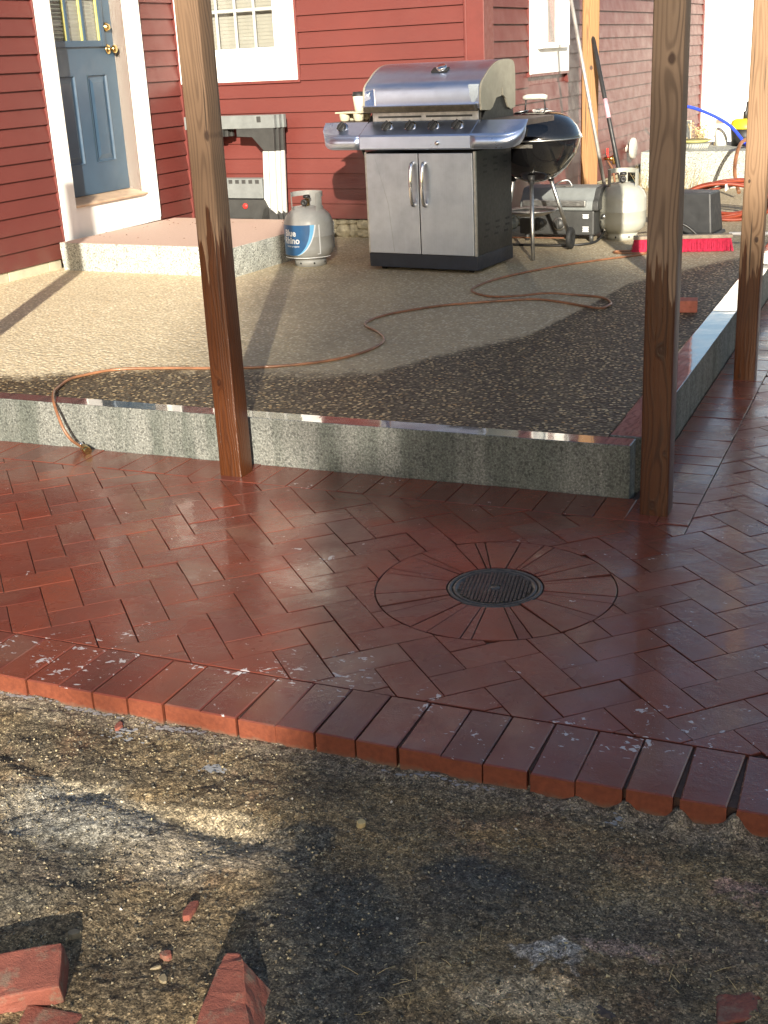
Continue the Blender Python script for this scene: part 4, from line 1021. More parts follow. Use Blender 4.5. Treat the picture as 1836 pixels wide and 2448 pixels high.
for z in zr_:
    x0_, x1_ = xl(z), xr(z); pt.v += [(x0_, yface(z) - 0.0022, z), (x1_, yface(z) - 0.0022, z)]
pt.f = [(2 * k, 2 * k + 1, 2 * k + 3, 2 * k + 2) for k in range(21)]; pt.sm = [False] * 21
obj('bare_patch', pt, 'patch', lid)
sc_ = B(); sc_.add([(-0.290, -0.0125, 0.66), (-0.2875, -0.0125, 0.66), (-0.182, -0.0125, 0.12), (-0.186, -0.0125, 0.12), (-0.215, -0.0125, 0.40), (-0.212, -0.0125, 0.40)], [(0, 1, 5, 4), (4, 5, 2, 3)]); obj('scratch', sc_, 'patch', G_)
# corner recess highlights at the left end of the lid
cr = B(); xa = lx - LW + 0.003
cr.add([(xa, 0.0185, 0.962), (xa + 0.072, 0.0175, 0.962), (xa + 0.064, 0.0215, 1.052), (xa + 0.002, 0.0225, 1.036), (xa + 0.018, 0.0225, 1.042)], [(0, 1, 2, 4, 3)])
obj('grip_recess', cr, M['recess'] if 'recess' in M else m_steel('recess_steel', (0.16, 0.24, 0.46), 0.22, 2, 0.2), lid)
cr = B(); cr.add([(xa + 0.066, 0.0172, 0.962), (xa + 0.078, 0.0172, 0.962), (xa + 0.067, 0.0212, 1.054), (xa + 0.062, 0.0212, 1.054)], [(0, 1, 2, 3)]); obj('recess_fold', cr, 'chrome', lid)
cr = B(); cr.add([(xa + 0.012, 0.0172, 1.018), (xa + 0.040, 0.0190, 1.040), (xa + 0.030, 0.0182, 1.012)], [(0, 1, 2)]); obj('bright_scuff', cr, 'patch', lid)
# thermometer
th = B(); mt = Matrix.Rotation(R(62), 3, 'X')
def onlid(x, z, up=0.0):
    return Vector((x, yface(z), z)) 
tc = Vector((0.085, 0.150, 1.1415)); mt = Matrix.Rotation(R(30), 3, 'X')
b = B(); b.box(-0.055, 0.050, -0.026, 0.020, 0.0, 0.008); b.v = [tuple(mt @ Vector(v) + tc) for v in b.v]; tb = obj('thermometer', b, 'black_plastic', lid, bev=0.003)
b = B(); b.lathe([(0.030, 0.0), (0.030, 0.014), (0.026, 0.018), (0.0001, 0.019)], 24, tc + mt @ Vector((0.005, 0.004, 0.005)), True, mt); obj('dial', b, 'chrome', tb)
# gas hose hanging under the left shelf
obj('gas_hose', B().tube(spline([(-0.46, 0.12, 0.72), (-0.44, 0.16, 0.64), (-0.39, 0.30, 0.52), (-0.33, 0.44, 0.42)], 6), 0.010, 8), 'hose_black', G_)

# cup and pulp tray on the left shelf
gm = Matrix.Translation((-2.755, 6.915, PZ)) @ Matrix.Rotation(R(-7), 4, 'Z')
tr_ = B(); tr_.box(-0.10, 0.10, -0.075, 0.075, 0.048, 0.056)
for (x, y) in ((-0.055, -0.035), (0.05, -0.035), (-0.055, 0.04), (0.05, 0.04)):
    tr_.lathe([(0.036, 0.055), (0.030, 0.010), (0.024, 0.0), (0.0001, 0.0)], 14, (x, y, 0.001))
t = obj('drink_tray', tr_, 'pulp', None, bev=0.002); t.location = gm @ Vector((-0.555, 0.22, 0.867)); t.rotation_euler = (0, 0, R(-12)); tag(t, 'pale pulp drink tray on the left shelf of the gas grill', 'tray')
cp = thing('coffee_cup', 'beige paper coffee cup with a brown lid standing in the pulp tray', 'cup', gm @ Vector((-0.520, 0.215, 0.915)))
obj('cup_body', B().lathe([(0.0001, 0), (0.027, 0), (0.038, 0.100), (0.036, 0.101)], 24), 'cup', cp)
obj('cup_lid', B().lathe([(0.040, 0.098), (0.041, 0.104), (0.037, 0.108), (0.035, 0.122), (0.0001, 0.121)], 24), 'black_plastic', cp)

# ================================================================== KETTLE GRILL
KG = thing('kettle_grill', 'black enamel kettle grill on three aluminium legs beside the gas grill', 'grill', (-2.285, 7.71, PZ), R(0))
zr = 0.710; rk = 0.283
obj('bowl', B().lathe([(0.0001, zr - 0.268), (0.06, zr - 0.262), (0.13, zr - 0.238), (0.20, zr - 0.180), (0.25, zr - 0.105), (0.275, zr - 0.03), (rk, zr)], 48), 'enamel', KG)
ld = obj('lid', B().lathe([(rk + 0.004, zr - 0.004), (rk + 0.006, zr + 0.010), (0.276, zr + 0.030), (0.258, zr + 0.068), (0.215, zr + 0.115), (0.15, zr + 0.148), (0.075, zr + 0.165), (0.0001, zr + 0.170)], 48), 'enamel', KG)
obj('rim', B().lathe([(rk + 0.006, zr - 0.006), (rk + 0.011, zr - 0.002), (rk + 0.006, zr + 0.003)], 48), 'alu', KG)
hd = B(); hd.tube([(-0.075, 0, zr + 0.238), (-0.05, 0, zr + 0.243), (0.05, 0, zr + 0.243), (0.075, 0, zr + 0.238)], [0.014, 0.017, 0.017, 0.014], 12)
obj('handle', hd, 'handle_white', ld)
obj('handle_bracket', B().tube([(-0.065, 0, zr + 0.165), (-0.058, 0, zr + 0.232)], 0.005, 8).tube([(0.065, 0, zr + 0.165), (0.058, 0, zr + 0.232)], 0.005, 8), 'black_plastic', ld)
obj('vent_disc', B().lathe([(0.048, 0), (0.048, 0.004), (0.0001, 0.006)], 24, (-0.075, -0.06, zr + 0.160), True, Matrix.Rotation(R(-8), 3, 'Y')), 'alu', ld)
obj('vent_disc', B().lathe([(0.040, 0), (0.040, 0.004), (0.0001, 0.006)], 24, (0.035, 0.02, zr + 0.168), True), 'alu', ld)
for q in range(4):
    a = q * 1.57 + 0.4; obj('vent_hole', B().lathe([(0.009, 0), (0.009, 0.001), (0.0001, 0.001)], 10, (-0.075 + 0.026 * math.cos(a), -0.06 + 0.026 * math.sin(a), zr + 0.1662), True), 'rubber', ld)
obj('maker_plate', B().box(-0.065, 0.065, -0.2835, -0.2805, zr - 0.040, zr - 0.020), 'alu', KG)
# three legs: front one upright, two splayed with wheels
l0 = (0.085, -0.30); 
obj('leg', B().tube([(0.020, -0.155, zr - 0.225), (0.075, -0.315, 0.0)], 0.0125, 12), 'alu', KG)
obj('leg', B().tube([(0.095, 0.02, zr - 0.255), (0.175, 0.155, 0.10)], 0.0125, 12), 'alu', KG)
obj('leg', B().tube([(-0.15, 0.02, zr - 0.235), (-0.245, 0.12, 0.09)], 0.0125, 12), 'alu', KG)
for (x, y) in ((0.020, -0.155), (0.095, 0.02), (-0.15, 0.02)): obj('leg_socket', B().tube([(x, y, zr - 0.262), (x, y, zr - 0.210)], [0.018, 0.024], 10), 'black_plastic', KG)
obj('ash_catcher', B().lathe([(0.0001, 0.235), (0.09, 0.240), (0.15, 0.262), (0.168, 0.272), (0.168, 0.276), (0.14, 0.266)], 36, (-0.02, -0.02, 0)), 'alu', KG)
for x in (0.185, -0.285):
    w = obj('wheel', B().lathe([(0.020, -0.016), (0.064, -0.016), (0.070, -0.010), (0.070, 0.010), (0.064, 0.016), (0.020, 0.016), (0.020, -0.016)], 28, (x, 0.16, 0.072), True, Matrix.Rotation(R(90), 3, 'Y')), 'rubber', KG)
    obj('hub', B().lathe([(0.0001, -0.014), (0.021, -0.014), (0.021, 0.014), (0.0001, 0.014)], 16, (x, 0.16, 0.072), True, Matrix.Rotation(R(90), 3, 'Y')), 'dark_plastic', w)
obj('axle', B().cyl((-0.285, 0.16, 0.072), (0.185, 0.16, 0.072), 0.005, 8), 'rust', KG)

# ================================================================== PORTABLE GRILL
PG = thing('portable_grill', 'low dark portable gas grill with two round knobs on the patio behind the kettle grill', 'grill', (-2.285, 8.20, PZ), R(-4))
obj('body', B().box(-0.265, 0.262, 0.0, 0.34, 0.045, 0.205), 'dark_plastic', PG, bev=0.01)
lp = [(0.0, 0.208), (-0.02, 0.212), (-0.012, 0.262), (0.015, 0.285), (0.05, 0.335), (0.09, 0.350), (0.25, 0.350), (0.31, 0.325), (0.345, 0.25), (0.345, 0.208)]
lpf = [(p.x, p.y) for p in spline([Vector((a, b_, 0)) for a, b_ in lp], 4)]
plid = obj('lid', B().prism(lpf, -0.255, 0.255, 'x'), 'grey_plastic', PG, bev=0.003)
obj('lid_end', B().prism([(y, z) for y, z in lpf], 0.2555, 0.292, 'x'), 'dark_plastic', plid, bev=0.01)
obj('handle_bar', B().box(-0.225, 0.215, -0.045, -0.012, 0.236, 0.275), 'alu', plid, bev=0.004)
obj('lid_latch', B().tube(spline([(-0.06, 0.09, 0.352), (0.0, 0.07, 0.385), (0.05, 0.09, 0.392), (0.075, 0.10, 0.356)], 5), 0.006, 8).box(-0.04, 0.09, 0.07, 0.10, 0.351, 0.359), 'alu', plid)
for x in (-0.115, 0.022):
    k_ = obj('control_knob', B().lathe([(0.046, 0), (0.046, 0.006), (0.040, 0.010), (0.0001, 0.011)], 28, (x, -0.001, 0.118), True, Matrix.Rotation(R(90), 3, 'X')), 'alu' if x > 0 else 'dark_plastic', PG)
    obj('knob_grip', B().lathe([(0.036, 0.009), (0.033, 0.030), (0.0001, 0.032)], 24, (x, -0.001, 0.118), True, Matrix.Rotation(R(90), 3, 'X')).box(x - 0.006, x + 0.006, -0.044, -0.030, 0.088, 0.148), 'dark_plastic', k_)
for (zc, rows) in ((0.165, 4), (0.085, 5)):
    s_ = B()
    for r_ in range(rows): w = 0.022 - 0.003 * (r_ % 2); s_.box(0.205 - w, 0.205 + w, -0.0015, 0.001, zc + 0.012 - r_ * 0.0075, zc + 0.0165 - r_ * 0.0075)
    obj('warning_label', s_, 'label_white', PG)
s_ = B()
for r_ in range(5): s_.box(-0.228, -0.150, -0.0015, 0.001, 0.176 - r_ * 0.007, 0.1795 - r_ * 0.007)
obj('warning_label', s_, 'grey_plastic', PG)
obj('diagonal_stripe', B().prism([(-0.085, 0.19), (-0.060, 0.19), (-0.010, 0.06), (-0.035, 0.06)], -0.002, 0.001, 'y'), 'black_plastic', PG)
for (x, y) in ((-0.22, 0.03), (0.235, 0.03), (-0.22, 0.30), (0.235, 0.30)): obj('foot', B().cyl((x, y, 0), (x, y, 0.046), 0.016, 12), 'dark_plastic', PG)
obj('regulator', B().cyl((0.29, 0.10, 0.12), (0.33, 0.08, 0.14), 0.02, 12).cyl((0.31, 0.09, 0.10), (0.31, 0.09, 0.03), 0.012, 10).ball((0.31, 0.07, 0.16), 0.02), 'alu', PG)
hz = obj('gas_hose', B().tube(spline([(-2.72, 8.02, PZ + 0.008), (-2.5, 7.98, PZ + 0.008), (-2.25, 7.96, PZ + 0.008), (-2.08, 8.0, PZ + 0.010), (-1.985, 8.1, PZ + 0.02), (-1.97, 8.26, PZ + 0.06)], 8), 0.008, 8), 'hose_black'); tag(hz, 'black gas hose lying on the patio in front of the portable grill', 'hose')

# ================================================================== PROPANE TANKS
def tank(loc, rz, mat, label, opening):
    t = thing('propane_tank', label, 'propane tank', loc, rz, 'propane tanks on the patio')
    H0 = 0.03
    pr_ = [(0.0001, H0), (0.06, H0 + 0.002), (0.11, H0 + 0.018), (0.145, H0 + 0.048), (0.1555, H0 + 0.085), (0.156, H0 + 0.09), (0.156, H0 + 0.158), (0.1572, H0 + 0.160), (0.156, H0 + 0.162), (0.156, H0 + 0.235), (0.1535, H0 + 0.250), (0.140, H0 + 0.283), (0.110, H0 + 0.312), (0.07, H0 + 0.331), (0.03, H0 + 0.340), (0.0001, H0 + 0.341)]
    obj('tank_body', B().lathe(pr_, 56), mat, t)
    obj('foot_ring', B().lathe([(0.098, 0.0), (0.101, 0.0), (0.101, 0.050), (0.098, 0.050), (0.098, 0.0)], 40), mat, t)
    for k in range(7):
        a = k * 0.9; obj('drain_hole', B().lathe([(0.0065, 0), (0.0065, 0.0012), (0.0001, 0.0012)], 10, (0.1005 * math.cos(a), 0.1005 * math.sin(a), 0.022), True, Matrix.Rotation(a, 3, 'Z') @ Matrix.Rotation(R(90), 3, 'Y')), 'rubber', t)
    # collar with hand holes, open towards the valve
    cb = B(); Rc = 0.098; z0_, z1_ = H0 + 0.300, H0 + 0.425; nseg = 60; th_ = 0.0028
    a0, a1 = opening, opening + R(255)
    def solid(a, z):
        fr_ = (a - a0) / (a1 - a0)
        if z > z1_ - 0.030: return True
        if z < z0_ + 0.035 and 0.04 < fr_ < 0.96 and not (0.20 < fr_ < 0.80 and z > z0_ + 0.03): return True
        for c_ in (0.06, 0.5, 0.94):
            if abs(fr_ - c_) < 0.075: return True
        return False
    zs_ = [z0_, z0_ + 0.034, z1_ - 0.030, z1_]
    for i in range(nseg):
        aa, ab = a0 + (a1 - a0) * i / nseg, a0 + (a1 - a0) * (i + 1) / nseg
        for zA, zB in zip(zs_, zs_[1:]):
            if solid((aa + ab) / 2, (zA + zB) / 2):
                vs_ = []
                for a in (aa, ab):
                    for rr_ in (Rc, Rc + th_):
                        for z in (zA, zB): vs_.append((rr_ * math.cos(a), rr_ * math.sin(a), z))
                cb.add(vs_, [(0, 1, 5, 4), (2, 6, 7, 3), (1, 3, 7, 5), (0, 4, 6, 2), (0, 2, 3, 1), (4, 5, 7, 6)])
    obj('collar', cb, mat, t)
    vb = obj('valve', B().cyl((0, 0, H0 + 0.335), (0, 0, H0 + 0.385), 0.016, 14).cyl((0, 0, H0 + 0.365), (0.045 * math.cos(opening - R(52)), 0.045 * math.sin(opening - R(52)), H0 + 0.365), 0.015, 14), 'brass', t)
    obj('valve_wheel', B().lathe([(0.0001, 0), (0.022, 0), (0.024, 0.010), (0.020, 0.018), (0.0001, 0.020)], 12, (0, 0, H0 + 0.388)), 'black_plastic', vb)
    obj('valve_port', B().lathe([(0.016, 0), (0.021, 0.004), (0.021, 0.018), (0.010, 0.018), (0.0001, 0.010)], 16, (0.045 * math.cos(opening - R(52)), 0.045 * math.sin(opening - R(52)), H0 + 0.365), True, Matrix.Rotation(opening - R(52), 3, 'Z') @ Matrix.Rotation(R(90), 3, 'Y')), 'black_plastic', vb)
    return t
T2 = tank((-1.873, 8.36, PZ), 0, 'tank_cream', 'plain cream propane tank between the portable grill and the near right post', R(-25))
T1 = tank((-3.60, 7.10, PZ), 0, 'tank', 'grey propane tank with a blue printed label, standing between the doorstep and the gas grill', R(-30))
# printed wrap on the tank: text bent round the cylinder
def wrap(b, r, a_c, z_c, dr=0.0):
    """(x,z) flat -> cylinder; x metres along the surface"""
    b.v = [((r + v[1]) * math.cos(a_c + v[0] / r), (r + v[1]) * math.sin(a_c + v[0] / r), z_c + v[2]) for v in b.v]; return b
RA = 0.1575; AC = R(-76)       # angle facing the camera
def patch_grid(inside, x0, x1, z0, z1, nx=70, nz=36, off=0.0):
    b = B(); ids = {}
    def vid(i, j):
        if (i, j) not in ids: ids[(i, j)] = len(b.v); b.v.append((x0 + (x1 - x0) * i / nx, off, z0 + (z1 - z0) * j / nz))
        return ids[(i, j)]
    for i in range(nx):
        for j in range(nz):
            if inside(x0 + (x1 - x0) * (i + 0.5) / nx, z0 + (z1 - z0) * (j + 0.5) / nz): b.f.append((vid(i, j), vid(i + 1, j), vid(i + 1, j + 1), vid(i, j + 1))); b.sm.append(True)
    return b
def arcx(z):           # right edge of the navy field
    t = (z + 0.095) / 0.19; return -0.075 + 0.118 * math.sqrt(max(0, 1 - (1 - t) ** 2)) - 0.0
def band(x0f, x1f, z0, z1, off, nz=40, nx=6):
    b = B()
    for j in range(nz + 1):
        z = z0 + (z1 - z0) * j / nz; a, c = x0f(z), x1f(z)
        for i in range(nx + 1): b.v.append((a + (c - a) * i / nx, off, z))
    for j in range(nz):
        for i in range(nx): b.f.append((j * (nx + 1) + i, j * (nx + 1) + i + 1, (j + 1) * (nx + 1) + i + 1, (j + 1) * (nx + 1) + i)); b.sm.append(True)
    return b
zl = 0.174
lab = obj('label', wrap(band(lambda z: -0.215, arcx, -0.095, 0.093, 0.0002, 40, 24), RA, AC, zl), 'blue_dark', T1)
obj('label_swoosh', wrap(band(arcx, lambda z: arcx(z) + 0.010 + 0.018 * (z + 0.095) / 0.19, -0.093, 0.093, 0.0003), RA, AC, zl), 'blue_light', lab)
obj('label_edge', wrap(band(lambda z: arcx(z) + 0.010 + 0.018 * (z + 0.095) / 0.19, lambda z: arcx(z) + 0.016 + 0.022 * (z + 0.095) / 0.19, -0.093, 0.093, 0.0004), RA, AC, zl), 'label_white', lab)
obj('label_edge', wrap(band(lambda z: -0.215, lambda z: 0.185, -0.112, -0.107, 0.0003, 2, 40), RA, AC, zl), 'label_white', lab)
obj('label_edge', wrap(band(lambda z: 0.098, lambda z: 0.105, -0.085, 0.092, 0.0003, 20, 2), RA, AC, zl), 'label_white', lab)
obj('label_edge', wrap(band(lambda z: 0.082, lambda z: 0.105, -0.090, -0.085, 0.0003, 2, 4), RA, AC, zl), 'label_white', lab)
def text_mesh(txt, size, x, z, bold=0.0, align='RIGHT', shear=0.0, squash=1.0):
    cu = bpy.data.curves.new('t', 'FONT'); cu.body = txt; cu.size = size; cu.align_x = align; cu.offset = bold; cu.shear = shear; cu.resolution_u = 3; cu.space_character = 1.0
    o = bpy.data.objects.new('t', cu); COL.objects.link(o); dg = bpy.context.evaluated_depsgraph_get(); me = bpy.data.meshes.new_from_object(o.evaluated_get(dg))
    b = B(); vs_ = [(v.co.x * squash + x, 0.0009, v.co.y + z) for v in me.vertices]; b.add(vs_, [tuple(p.vertices) for p in me.polygons])
    bpy.data.objects.remove(o); return b
for (txt, size, x, z, bold, name) in (('Blue', 0.056, -0.052, 0.026, 0.0016, 'label_lettering'), ('Rhino', 0.056, -0.028, -0.020, 0.0016, 'label_lettering'), ('bigger propane', 0.0165, -0.033, -0.042, 0.0003, 'label_lettering')):
    tb = text_mesh(txt, size, x, z, bold, shear=0.12 if size < 0.03 else 0.0)
    obj(name, wrap(tb, RA, AC, zl), 'label_white', lab)

# ================================================================== SAWHORSES
def sawhorse(dx, dy, label):
    t = thing('folding_sawhorse', label, 'sawhorse', (-4.70 + dx, 8.12 + dy, PZ), R(-4), 'folding sawhorses leaning on the back wall')
    hw = 0.39
    obj('top_beam', B().box(-hw, hw, -0.018, 0.018, 0.790, 0.880), 'grey_plastic', t, bev=0.004)
    obj('beam_catch', B().box(hw - 0.145, hw - 0.110, -0.022, -0.0185, 0.832, 0.872), 'dark_plastic', t, bev=0.002)
    for sgn in (-1, 1):
        poly = [(sgn * (hw - 0.015), 0.789), (sgn * 0.06, 0.789), (sgn * 0.06, 0.735), (sgn * 0.19, 0.730), (sgn * 0.285, 0.632), (sgn * (hw - 0.02), 0.632)]
        obj('upper_bracket', B().prism(poly, -0.014, 0.014, 'y'), 'dark_plastic', t, bev=0.002)
        obj('leg', B().prism([(sgn * 0.270, 0.631), (sgn * (hw - 0.022), 0.631), (sgn * (hw - 0.040), 0.190), (sgn * 0.250, 0.262)], -0.012, 0.010, 'y'), 'white_alu', t, bev=0.002)
        obj('leg_groove', B().prism([(sgn * 0.318, 0.630), (sgn * 0.324, 0.630), (sgn * 0.306, 0.215), (sgn * 0.300, 0.222)], -0.0135, -0.0121, 'y'), 'grey_plastic', t)
        obj('foot', B().prism([(sgn * 0.25, 0.258), (sgn * (hw - 0.035), 0.186), (sgn * (hw - 0.03), 0.0), (sgn * 0.27, 0.0), (sgn * 0.2, 0.10)], -0.013, 0.012, 'y'), 'dark_plastic', t, bev=0.002)
    obj('lower_tray', B().box(-0.245, 0.245, -0.012, 0.008, 0.300, 0.440), 'grey_plastic', t, bev=0.004)
    for k in range(8): obj('tray_notch', B().box(-0.22 + k * 0.058, -0.22 + k * 0.058 + 0.032, -0.0135, -0.0121, 0.405, 0.432), 'dark_plastic', t)
    obj('bottom_beam', B().prism([(-0.26, 0.292), (0.26, 0.292), (0.29, 0.235), (0.29, 0.10), (0.18, 0.10), (0.15, 0.155), (-0.15, 0.155), (-0.18, 0.10), (-0.29, 0.10), (-0.29, 0.235)], -0.013, 0.010, 'y'), 'dark_plastic', t, bev=0.003)
    obj('latch', B().lathe([(0.021, 0), (0.021, 0.008), (0.015, 0.012), (0.0001, 0.012)], 8, (0.085, -0.013, 0.245), True, Matrix.Rotation(R(90), 3, 'X')), 'red_knob', t)
sawhorse(0, 0, 'frontmost folding sawhorse of the stack, with grey beam and white legs')
sawhorse(0.022, 0.035, 'second folding sawhorse, just behind the front one of the stack')
sawhorse(0.040, 0.070, 'rearmost folding sawhorse of the stack, nearest the red wall')

# ================================================================== HOSES, BROOM, BUCKET ...
hp = [(-2.981, 3.775, 0.014), (-3.000, 3.742, 0.050), (-3.022, 3.730, 0.095), (-3.052, 3.745, 0.140), (-3.085, 3.772, 0.176), (-3.135, 3.830, 0.193), (-3.205, 3.93, 0.190), (-3.250, 4.030, 0.185), (-3.277, 4.118, 0.185)]
flat = [(-3.270, 4.190), (-3.182, 4.327), (-2.987, 4.395), (-2.781, 4.439), (-2.565, 4.502), (-2.362, 4.63), (-2.256, 4.783), (-2.219, 4.954), (-2.241, 5.112), (-2.342, 5.264), (-2.454, 5.381), (-2.485, 5.508), (-2.436, 5.689), (-2.268, 5.91), (-2.104, 6.023), (-1.956, 6.11), (-1.819, 6.157), (-1.654, 6.095), (-1.458, 5.983), (-1.418, 6.06), (-1.428, 6.14), (-1.504, 6.26), (-1.662, 6.31), (-1.8, 6.255), (-1.919, 6.165), (-2.085, 6.193), (-2.237, 6.331), (-2.255, 6.54), (-2.181, 6.82), (-2.001, 7.161), (-1.788, 7.44), (-1.583, 7.674), (-1.64, 7.80), (-1.78, 7.76), (-1.74, 7.70), (-1.55, 7.72), (-1.42, 7.86), (-1.30, 8.3)]
hp += [(x, y, PZ + 0.008 + (0.014 if i in (23, 24) else 0)) for i, (x, y) in enumerate(flat)]
hs = thing('air_hose', 'thin orange hose snaking across the patio and hanging over the kerb, brass end', 'hose')
obj('hose', B().tube(spline(hp, 7), 0.0062, 10), 'hose_orange', hs)
obj('brass_fitting', B().tube([(-2.984, 3.778, 0.020), (-2.967, 3.765, 0.017), (-2.966, 3.764, 0.017), (-2.925, 3.735, 0.014)], [0.009, 0.009, 0.0155, 0.0155], 8), 'brass', hs)
obj('ferrule', B().tube([(-2.995, 3.782, 0.030), (-2.984, 3.775, 0.020)], 0.0095, 10), 'chrome', hs)

pb_ = obj('loose_brick', B().box(-0.1, 0.1, -0.048, 0.048, 0, 0.057), 'paver_dry', None, bev=0.003); pb_.location = (-1.075, 6.02, PZ); pb_.rotation_euler = (0, 0, R(9)); tag(pb_, 'single red brick lying on the patio behind the near right post', 'brick')

br = thing('push_broom', 'push broom with bright pink bristles on the patio behind the near right post', 'broom', (-1.375, 7.83, PZ), R(13))
obj('head', B().box(-0.30, 0.30, -0.028, 0.028, 0.083, 0.104), 'oldwood', br, bev=0.004)
bb = B(); rbb = random.Random(8)
for i in range(190):
    for k in range(5):
        x = -0.293 + 0.586 * i / 190 + rbb.gauss(0, 0.001); y = -0.024 + 0.012 * k; a = rbb.gauss(0, 0.004); e_ = max(0, abs(x) - 0.25) * 0.35 * (1 if x > 0 else -1)
        zb_ = 0.003 + abs(rbb.gauss(0, 0.003))
        bb.add([(x - 0.0015, y - 0.002, 0.0835), (x + 0.0015, y + 0.002, 0.0835), (x + 0.0023 + a + e_, y * 1.5 + 0.002, zb_), (x - 0.0023 + a + e_, y * 1.5 - 0.002, zb_)], [(0, 1, 2, 3)])
bb.box(-0.285, 0.285, -0.020, 0.020, 0.018, 0.083)
obj('bristles', bb, 'pink', br)
obj('handle', B().cyl((0.285, 0.045, 0.098), (1.6, -0.32, 0.125), 0.012, 12), 'white', br)

bk = thing('upturned_bin', 'dark grey plastic bin standing behind the near right post', 'bin', (-1.43, 8.60, PZ), R(-8))
def frust(b, w0, d0_, w1, d1_, z0, z1):
    v = [(-w0, -d0_, z0), (w0, -d0_, z0), (w0, d0_, z0), (-w0, d0_, z0), (-w1, -d1_, z1), (w1, -d1_, z1), (w1, d1_, z1), (-w1, d1_, z1)]
    return b.add(v, [(3, 2, 1, 0), (4, 5, 6, 7), (0, 1, 5, 4), (1, 2, 6, 5), (2, 3, 7, 6), (3, 0, 4, 7)])
obj('body', frust(B(), 0.155, 0.13, 0.130, 0.105, 0.02, 0.285), 'bucket', bk, bev=0.012)
obj('lip', frust(B(), 0.172, 0.147, 0.165, 0.140, 0.0, 0.022), 'bucket', bk, bev=0.004)
lo = obj('black_cable', B().tube(spline([(-1.66, 8.26, PZ + 0.12), (-1.55, 8.30, PZ + 0.13), (-1.44, 8.33, PZ + 0.09), (-1.36, 8.34, PZ + 0.02)], 6), 0.009, 8), 'hose_black'); tag(lo, 'short thick black cable leaning in front of the grey bin', 'cable')

rl_ = thing('coiled_hose', 'big loose coil of red brown garden hose beside the pale granite block', 'hose', (-1.32, 9.35, PZ), 0)
rc = random.Random(21)
for k in range(7):
    ph = rc.random() * 6.28; rx, rz_ = 0.27 + rc.random() * 0.06, 0.105 + rc.random() * 0.03; tl = rc.gauss(0, 0.10); zc = 0.135 + rc.gauss(0, 0.012)
    pts = []
    for q in range(40):
        a = q / 40 * 6.283; pts.append((rx * math.cos(a) + 0.01 * math.sin(3 * a + ph), 0.03 * k - 0.1 + 0.035 * math.sin(a + ph), zc + rz_ * math.sin(a) + tl * 0.25 * math.cos(a)))
    obj('hose_loop', B().tube(pts, 0.0125, 8, closed=True), 'hose_red', rl_)
obj('white_tie', B().box(-0.012, -0.002, -0.14, 0.12, 0.215, 0.262), 'white', rl_, bev=0.002)
oh = obj('orange_garden_hose', B().tube(spline([(-1.42, 10.6, PZ + 0.05), (-1.49, 10.8, PZ + 0.20), (-1.50, 11.02, PZ + 0.36), (-1.47, 11.2, PZ + 0.42), (-1.35, 11.5, PZ + 0.45)], 6), 0.016, 10), 'hose_orange'); tag(oh, 'orange garden hose climbing over the pale granite block', 'hose')
bh = obj('blue_hose', B().tube(spline([(-2.30, 11.9, 0.86), (-2.08, 11.9, 0.845), (-1.86, 11.85, 0.77), (-1.68, 11.8, 0.67), (-1.53, 11.7, 0.52), (-1.50, 11.66, 0.50)], 6), 0.014, 10), 'hose_blue'); tag(bh, 'bright blue hose arching over the clutter on the granite block', 'hose')
gbk = obj('granite_block', rough_block(-0.55, 0.60, 0, 1.1, 0, 0.325, 0.006, 12, 0.06), 'granite_far', None, bev=0.006); gbk.location = (-1.86, 11.40, PZ - 0.01); gbk.rotation_euler = (0, 0, R(-4)); tag(gbk, 'pale granite block beyond the patio at the end of the red right wall', 'granite block')
GT = PZ - 0.01 + 0.325
pl = thing('plate_stack', 'olive green plate resting on a ribbed grey rack on the granite block', 'plate', (-1.99, 11.72, GT), 0)
obj('plate', B().lathe([(0.0001, 0.060), (0.10, 0.062), (0.158, 0.078), (0.160, 0.074), (0.11, 0.052), (0.0001, 0.050)], 36), 'plate', pl)
rk_ = B(); rk_.lathe([(0.13, 0.0), (0.145, 0.05), (0.0001, 0.05)], 36); obj('rack', rk_, 'grey_plastic', pl)
for k in range(16): a = -2.9 + k * 0.17; obj('rack_rib', B().tube([(0.134 * math.cos(a), 0.134 * math.sin(a), 0.004), (0.149 * math.cos(a + 0.12), 0.149 * math.sin(a + 0.12), 0.046)], 0.003, 5), 'cup', pl)
bt = thing('white_bottle', 'white plastic bottle with a brown spray head on the granite block', 'bottle', (-1.80, 12.05, GT))
obj('bottle_body', B().lathe([(0.0001, 0.0), (0.055, 0.0), (0.057, 0.12), (0.045, 0.15), (0.020, 0.165), (0.018, 0.19), (0.0001, 0.19)], 24), 'bottle', bt)
obj('spray_head', B().box(-0.05, 0.02, -0.012, 0.012, 0.19, 0.225), 'oldwood', bt, bev=0.004)
yb = thing('tool_tub', 'black tub with a yellow top and an upright black handle on the granite block', 'tub', (-1.58, 12.0, GT))
obj('tub', B().lathe([(0.0001, 0), (0.115, 0), (0.130, 0.155), (0.0001, 0.155)], 28), 'black_plastic', yb)
obj('cover', B().lathe([(0.138, 0.150), (0.140, 0.162), (0.120, 0.215), (0.09, 0.232), (0.0001, 0.236)], 28), 'yellow_pl', yb)
obj('handle', B().tube([(0.0, -0.02, 0.23), (0.0, -0.02, 0.29), (0.01, -0.02, 0.30), (0.015, -0.02, 0.38)], [0.022, 0.022, 0.013, 0.012], 10), 'black_plastic', yb)
gp = thing('glass_sheet', 'small pale glass sheet leaning behind the olive plate', 'glass', (-2.16, 12.1, GT), R(-30))
